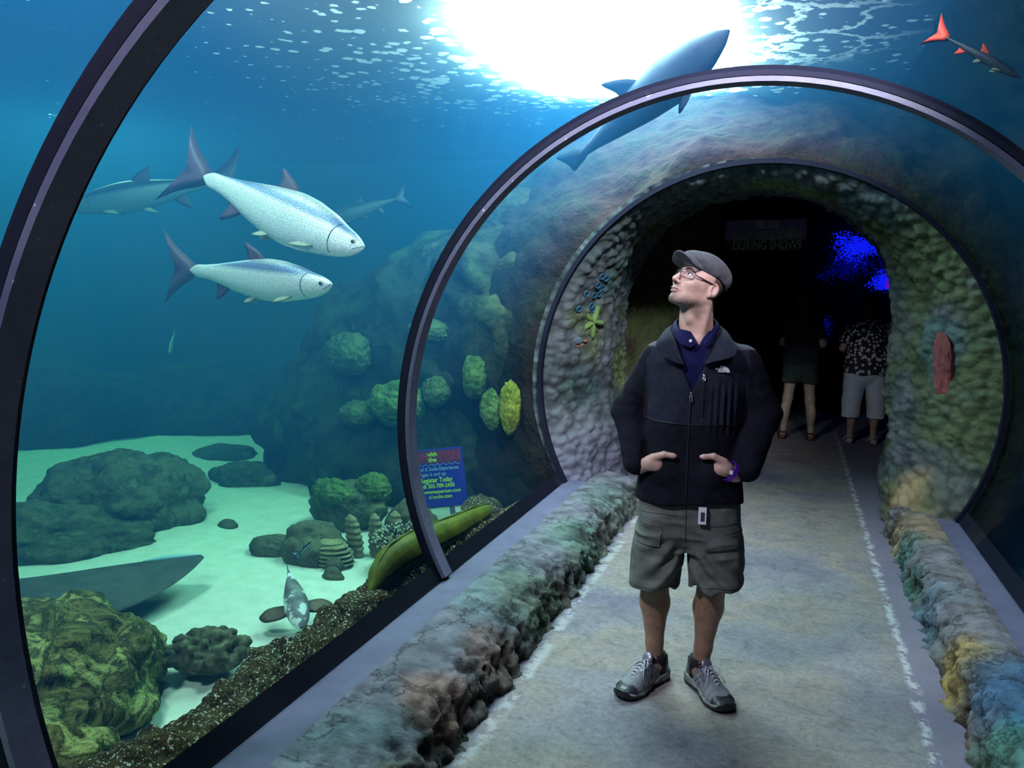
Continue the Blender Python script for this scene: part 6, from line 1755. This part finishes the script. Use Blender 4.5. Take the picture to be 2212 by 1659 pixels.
BL = ['topmost left of the small blue buttons on the rocky archway', 'topmost right of the small blue buttons on the archway, dimmer than its neighbour', 'blue button on the archway just under the topmost left one', 'blue button on the archway, right end of the row of three',
      'dark blue button set apart at the left of the cluster on the archway', 'blue button in the middle of the cluster on the archway', 'blue button on the archway under the upper right one', 'lowest left of the blue buttons on the archway', 'lowest right of the blue buttons on the archway', 'small blue button alone beside the starfish']
proto = None
for p, lab in zip(BT, BL):
    q, n = wall_point(p)
    if proto is None:
        proto = empty('blue_button'); 
        mb = MB(); mb.tube([(0.021 * math.cos(a), 0.021 * math.sin(a), 0.006) for a in np.linspace(0, 2 * PI, 25)], 0.008, 8, cap=False); mb.build('rim', M['bluebutton'], proto)
        mb = MB(); mb.ball((0, 0, 0.0), (0.016, 0.016, 0.010), 8); mb.build('centre', M['blackbutton'], proto)
        o = proto
    else:
        o = proto.copy(); COL.objects.link(o)
        for ch in [c for c in bpy.data.objects if c.parent == proto]:
            c = ch.copy(); COL.objects.link(c); c.parent = o
    place_on(o, q, n, 0.004)
    tag(o, lab, 'ornament', 'blue buttons on the rocky archway')
q, n = wall_point((-1.66, 6.72, 1.19))
r_ = empty('painted_fish'); tag(r_, 'small blue and orange fish modelled on the archway below the starfish', 'ornament')
mb = MB(); mb.ball((-0.03, 0.0, 0.004), (0.06, 0.03, 0.014), 10); mb.build('body', M['paleblue_paint'], r_)
mb = MB(); mb.ball((0.05, 0.004, 0.006), (0.024, 0.012, 0.012), 8); mb.ball((0.03, -0.03, 0.004), (0.02, 0.012, 0.01), 8); mb.ball((-0.01, -0.045, 0.004), (0.022, 0.010, 0.01), 8); mb.build('fins', M['orange_paint'], r_)
place_on(r_, q, n, 0.006)
# red relief on the right
def relief():
    q, n = wall_point((1.16, 7.30, 1.07))
    v, f = ico(5)
    d = 1 + 0.22 * fbm(v, 2.0, 3, 3)
    v = v * d[:, None] * np.array([0.080, 0.26, 0.035])
    v[:, 0] += 0.03 * np.sin(v[:, 1] * 9)
    v[:, 2] += 0.012 * fbm(v, 25, 3, 9)
    o = mobj('red_relief', v, f, M['redrelief']); place_on(o, q, n, 0.008)
    tag(o, 'dull red lumpy sea creature modelled on the right side of the archway', 'ornament')
relief()

# ------------------------------------------------------------------ inside the dark hall
M['hallrock'] = noise_mat('dark_hall_rock', [(0.03, 0.022, 0.018), (0.06, 0.07, 0.03), (0.08, 0.05, 0.04)], scale=3, rough=0.95, bump=0.9, bscale=12, dist=0.04, spec=0.1)
def hallrock():
    n1, n2 = 120, 160
    t = np.linspace(0, 1, n1); z = np.linspace(-0.05, 3.1, n2)
    V = np.zeros((n1, n2, 3))
    V[..., 0] = (-1.75 + 0.95 * smooth01(t, 0.1, 0.75))[:, None]; V[..., 1] = (8.0 + 1.6 * t)[:, None]; V[..., 2] = z[None]
    V[..., 0] += 0.0
    V = V.reshape(-1, 3); f = grid_faces(n1, n2); nn = normals_of(V, f)
    V = V + nn * (0.10 * fbm(V, 2.2, 4, 8) + 0.04 * fbm(V, 7, 3, 9))[:, None]
    tag(mobj('rock_column', V, f, M['hallrock']), 'dark brown rock column just inside the hall behind the man', 'rock')
hallrock()
hs = empty('hanging_sign', (-0.335, 9.5, 2.24)); hs.rotation_euler = (0, math.radians(-1.5), 0); tag(hs, 'dim overhead sign in the dark hall asking to keep the aisle open', 'sign')
M['signdim'] = plain('dim_purple_board', (0.20, 0.16, 0.34), 0.6); M['signink'] = plain('dim_olive_lettering', (0.42, 0.45, 0.24), 0.7); M['signdark'] = plain('dark_board', (0.012, 0.018, 0.03), 0.7)
mb = MB(); mb.box((0, 0, 0.06), (0.84, 0.03, 0.22)); mb.build('upper_board', M['signdim'], hs, smooth=False)
mb = MB(); mb.box((0.0, 0.0, -0.11), (0.84, 0.03, 0.12)); mb.build('lower_board', M['signdark'], hs, smooth=False)
for s_, z, sz in (('PLEASE', 0.115, 0.11), ('KEEP AISLE OPEN', 0.0, 0.13), ('DURING SHOWS', -0.105, 0.13)):
    text('lettering', s_, sz, (0.02, -0.018, z), M['signink'], hs, xs=0.72, bold=0.002)
for sx in (-0.3, 0.3):
    mb = MB(); mb.tube([(sx, 0, 0.17), (sx, 0, 0.98)], 0.004, 6); mb.build('hanging_wire', M['signdark'], hs)
# blue corals, their black-light glow put in as emission
M['bluecoral'] = emit('blacklit_coral', (0.004, 0.012, 1.0), 0.9)
M['bluecoral_dim'] = emit('dim_blacklit_coral', (0.002, 0.006, 0.5), 0.22)
M['magcoral'] = emit('magenta_blacklit_coral', (0.35, 0.005, 0.5), 0.5)
def blue_cluster(loc, size, n, m, lab, seed, r0=0.05):
    rnd = random.Random(seed); mb = MB()
    root = empty('glowing_coral', loc); tag(root, lab, 'coral')
    for i in range(n):
        a = rnd.uniform(0, 2 * PI); q = rnd.random() ** 0.8 * (0.75 + 0.35 * math.sin(a * 3 + seed) + 0.2 * math.sin(a * 7))
        p = Vector((size[0] * q * math.cos(a), rnd.uniform(-.08, .08), size[1] * q * math.sin(a)))
        for k in range(3):
            q_ = p + Vector((rnd.gauss(0, r0 * .5), rnd.gauss(0, .03), rnd.gauss(0, r0 * .35))); rr = r0 * rnd.uniform(0.04, 0.14)
            mb.ball(q_, (rr * rnd.uniform(.8, 1.6), rr, rr * rnd.uniform(.6, 1.1)), 3)
    o = mb.build('branches', m, root); o['kind'] = 'stuff'
    return root
blue_cluster((0.78, 12.2, 2.28), (0.40, 0.20), 420, M['bluecoral'], 'bright blue glowing coral high in the dark hall', 1, 0.09)
blue_cluster((0.72, 12.3, 2.05), (0.46, 0.26), 380, M['bluecoral_dim'], 'dimmer deep blue coral spread below the bright one', 2, 0.09)
blue_cluster((1.12, 12.1, 1.82), (0.22, 0.15), 260, M['bluecoral'], 'blue glowing coral clump against the right edge of the archway', 3, 0.08)
blue_cluster((1.22, 12.0, 1.80), (0.09, 0.10), 90, M['magcoral'], 'small magenta glowing coral at the right edge of the blue clump', 4, 0.07)
blue_cluster((0.42, 12.0, 1.22), (0.05, 0.20), 90, M['bluecoral_dim'], 'thin strip of deep blue coral low between the two women', 5, 0.07)
quad_slab('wall_display', -0.1, 2.2, 12.5, 12.6, 0.0, 3.0, M['hallwall'])
M['bench'] = plain('dark_counter', (0.01, 0.012, 0.018), 0.6)

# two visitors seen from behind
def visitor(loc, rz, cfg, lab):
    root = empty('person', loc, rz); tag(root, lab, 'person')
    sk = cfg['skin']; Hh = cfg['h'] / 1.65; w_ = cfg['w']
    def body(P):
        d = ellipsoid(P, (0, 0, 1.56), (0.072, 0.088, 0.105))
        d = smin(d, capsule(P, (0, 0.01, 1.34), (0, 0, 1.50), 0.055, 0.05), 0.02)
        d = smin(d, ellipsoid(P, (0, 0, 1.18), (0.15 * w_, 0.10 * w_, 0.22)), 0.06)
        d = smin(d, ellipsoid(P, (0, 0, 0.90), (0.155 * w_, 0.115 * w_, 0.14)), 0.06)
        for s in (-1, 1):
            fx = s * cfg['stance']
            d = smin(d, smin(capsule(P, (s * 0.085 * w_, 0, 0.85), ((s * 0.09 * w_ + fx) / 2, 0.0, 0.46), 0.085 * w_, 0.052 * w_), capsule(P, ((s * 0.09 * w_ + fx) / 2, 0.0, 0.46), (fx, 0.015, 0.07), 0.054, 0.032), 0.03), 0.03)
            d = smin(d, ellipsoid(P, (fx * 0.98, -0.015, 0.30), (0.045, 0.05, 0.11)), 0.03)
            d = smin(d, capsule(P, (fx, 0.0, 0.035), (fx + s * 0.015, 0.15, 0.025), 0.032, 0.024), 0.02)
            d = smin(d, smin(capsule(P, (s * 0.155 * w_, 0, 1.33), (s * 0.225 * w_, 0.0, 1.08), 0.043, 0.037), capsule(P, (s * 0.225 * w_, 0.0, 1.08), (s * 0.175 * w_, 0.19, 1.02), 0.036, 0.025), 0.02), 0.03)
            d = smin(d, ellipsoid(P, (s * 0.16 * w_, 0.23, 1.02), (0.03, 0.045, 0.03)), 0.015)
            for k in range(4):
                a = (s * 0.16 * w_ - s * (0.022 - 0.014 * k), 0.255, 1.03 - 0.006 * k)
                d = smin(d, capsule(P, a, (a[0] - s * 0.012, 0.315 - 0.006 * abs(k - 1), 1.045), 0.009, 0.008), 0.006)
            d = smin(d, capsule(P, (s * 0.14 * w_, 0.22, 1.04), (s * 0.115 * w_, 0.262, 1.065), 0.010, 0.009), 0.006)
        return d
    v, f = sdf_surface(body, (-0.36, -0.18, -0.01), (0.36, 0.36, 1.72), 0.010, margin=1.3)
    mobj('body', v * Hh, f, M['skin'], root, col=np.tile(np.array(sk), (len(v), 1)))
    def hairf(P): return smin(ellipsoid(P, (0, -0.02, 1.58), (0.098, 0.105, 0.115)), ellipsoid(P, (0, -0.035, 1.48), (0.085, 0.07, 0.09)), 0.03) - 0.012 * fbm(P, 18, 3, 2)
    def hairc(P): return np.maximum(hairf(P), np.minimum(P[:, 1] - 0.05, 9))
    v, f = sdf_surface(hairc, (-0.16, -0.18, 1.34), (0.16, 0.14, 1.76), 0.010); mobj('hair', v * Hh, f, cfg['hair'], root)
    tz0, tz1 = cfg['top']
    def top(P):
        z = P[:, 2]; a = np.interp(z, [tz0, 0.95, 1.12, 1.30, 1.38, 1.42], [0.205, 0.20, 0.175, 0.180, 0.13, 0.08]) * w_; b = np.interp(z, [tz0, 0.95, 1.12, 1.30, 1.42], [0.155, 0.145, 0.125, 0.115, 0.07]) * w_
        r = ((np.abs(P[:, 0]) / a) ** 2.3 + (np.abs(P[:, 1]) / b) ** 2.3) ** (1 / 2.3); d = (r - 1) * np.minimum(a, b) * 0.85
        for s in (-1, 1): d = smin(d, smax(capsule(P, (s * 0.14 * w_, 0, 1.33), (s * 0.225 * w_, 0.0, 1.08), 0.068, 0.068), (cfg['sleeve'] - z), 0.01), 0.03)
        return smax(smax(d, z - 1.415, 0.01), tz0 + 0.01 * np.sin(P[:, 0] * 25) - z, 0.012) - 0.008 * fbm(P, 9, 3, 3)
    v, f = sdf_surface(top, (-0.4, -0.25, tz0 - 0.06), (0.4, 0.25, 1.48), 0.012, margin=1.4); mobj('top', v * Hh, f, cfg['topm'], root)
    bz = cfg['bottom']
    def bot(P):
        z = P[:, 2]; d = smax(ellipsoid(P, (0, 0, 0.86), (0.185 * w_, 0.14 * w_, 0.22)), 0.62 - z if cfg['skirt'] is False else (bz - z), 0.02)
        for s in (-1, 1):
            cx = s * (0.095 * w_ + (cfg['stance'] - 0.09) * smooth01(-z, -0.8, -0.4) * 0.6)
            a = np.interp(z, [0.35, 0.8], [0.083, 0.105]) * w_; r = np.sqrt(((P[:, 0] - cx) / a) ** 2 + (P[:, 1] / (a * 1.1)) ** 2); l = (r - 1) * a
            d = smin(d, smax(smax(l, bz - z, 0.006), z - 0.9, 0.02), 0.012)
        return smax(d, z - 0.96, 0.01) - 0.008 * fbm(P, 9, 3, 5)
    v, f = sdf_surface(bot, (-0.34, -0.25, bz - 0.05), (0.34, 0.25, 1.0), 0.011, margin=1.4); mobj('trousers' if bz < 0.6 else 'shorts', v * Hh, f, cfg['botm'], root)
    for s in (-1, 1):
        fx = s * cfg['stance']; mb = MB()
        mb.ball((fx + s * 0.006, 0.065, 0.012), (0.048, 0.135, 0.014), 10); mb.tube([(fx - 0.042, 0.02, 0.02), (fx - 0.038, 0.0, 0.075), (fx, -0.045, 0.085), (fx + 0.038, 0.0, 0.075), (fx + 0.042, 0.02, 0.02)], 0.011, 6)
        mb.ball((fx, -0.035, 0.03), (0.036, 0.02, 0.028), 8); mb.tube([(fx - 0.045, 0.12, 0.015), (fx, 0.12, 0.06), (fx + 0.045, 0.12, 0.015)], 0.014, 6)
        mb.build('sandal', cfg['shoe'], root)
    return root
def _floral(nt, out):
    p = N(nt, 'ShaderNodeBsdfPrincipled', Roughness=0.8)
    tc = N(nt, 'ShaderNodeTexCoord'); vo = N(nt, 'ShaderNodeTexVoronoi', Scale=24.0); L(nt, tc.outputs['Object'], vo.inputs['Vector'])
    ns = N(nt, 'ShaderNodeTexNoise', Scale=22.0, Detail=3.0); L(nt, tc.outputs['Object'], ns.inputs['Vector'])
    a = N(nt, 'ShaderNodeMath', operation='MULTIPLY_ADD'); L(nt, ns.outputs['Fac'], a.inputs[0]); a.inputs[1].default_value = 0.9; L(nt, vo.outputs['Distance'], a.inputs[2])
    r = ramp(nt, a.outputs[0], [(0.78, (0.62, 0.52, 0.55)), (0.84, (0.30, 0.24, 0.30)), (0.88, (0.012, 0.012, 0.02))])
    L(nt, r.outputs[0], p.inputs['Base Color']); L(nt, p.outputs[0], out.inputs[0])
M['floral'] = mat('floral_blouse', _floral)
M['whitepants'] = noise_mat('white_cotton', [(0.48, 0.48, 0.54), (0.60, 0.60, 0.66)], scale=10, rough=0.9, bump=0.4, bscale=60)
M['darkcloth'] = noise_mat('dark_cloth', [(0.010, 0.010, 0.014), (0.02, 0.02, 0.028)], scale=10, rough=0.9, bump=0.4)
M['darkshorts'] = noise_mat('dark_green_cloth', [(0.02, 0.028, 0.026), (0.035, 0.045, 0.04)], scale=10, rough=0.9, bump=0.4)
M['redshoe'] = plain('dark_red_shoe', (0.10, 0.02, 0.03), 0.6); M['tansandal'] = plain('pale_sandal', (0.32, 0.27, 0.25), 0.6)
M['brownhair'] = noise_mat('brown_hair', [(0.02, 0.008, 0.006), (0.05, 0.02, 0.015)], scale=20, rough=0.7, bump=0.8, bscale=60)
visitor((0.80, 9.86, 0.0), 0.08, dict(h=1.60, w=1.18, skin=(0.40, 0.25, 0.18), stance=0.125, hair=M['brownhair'], top=(0.80, 1.4), sleeve=1.14, topm=M['floral'], bottom=0.30, skirt=False, botm=M['whitepants'], shoe=M['tansandal']), 'woman seen from behind in a flowered dark blouse, white cropped trousers and sandals')
visitor((0.12, 9.80, 0.0), -0.1, dict(h=1.66, w=0.95, skin=(0.36, 0.27, 0.20), stance=0.15, hair=M['hairdark'], top=(0.86, 1.4), sleeve=1.14, topm=M['darkcloth'], bottom=0.64, skirt=False, botm=M['darkshorts'], shoe=M['redshoe']), 'woman in dark top and shorts with bare legs, barely visible in the dark hall')
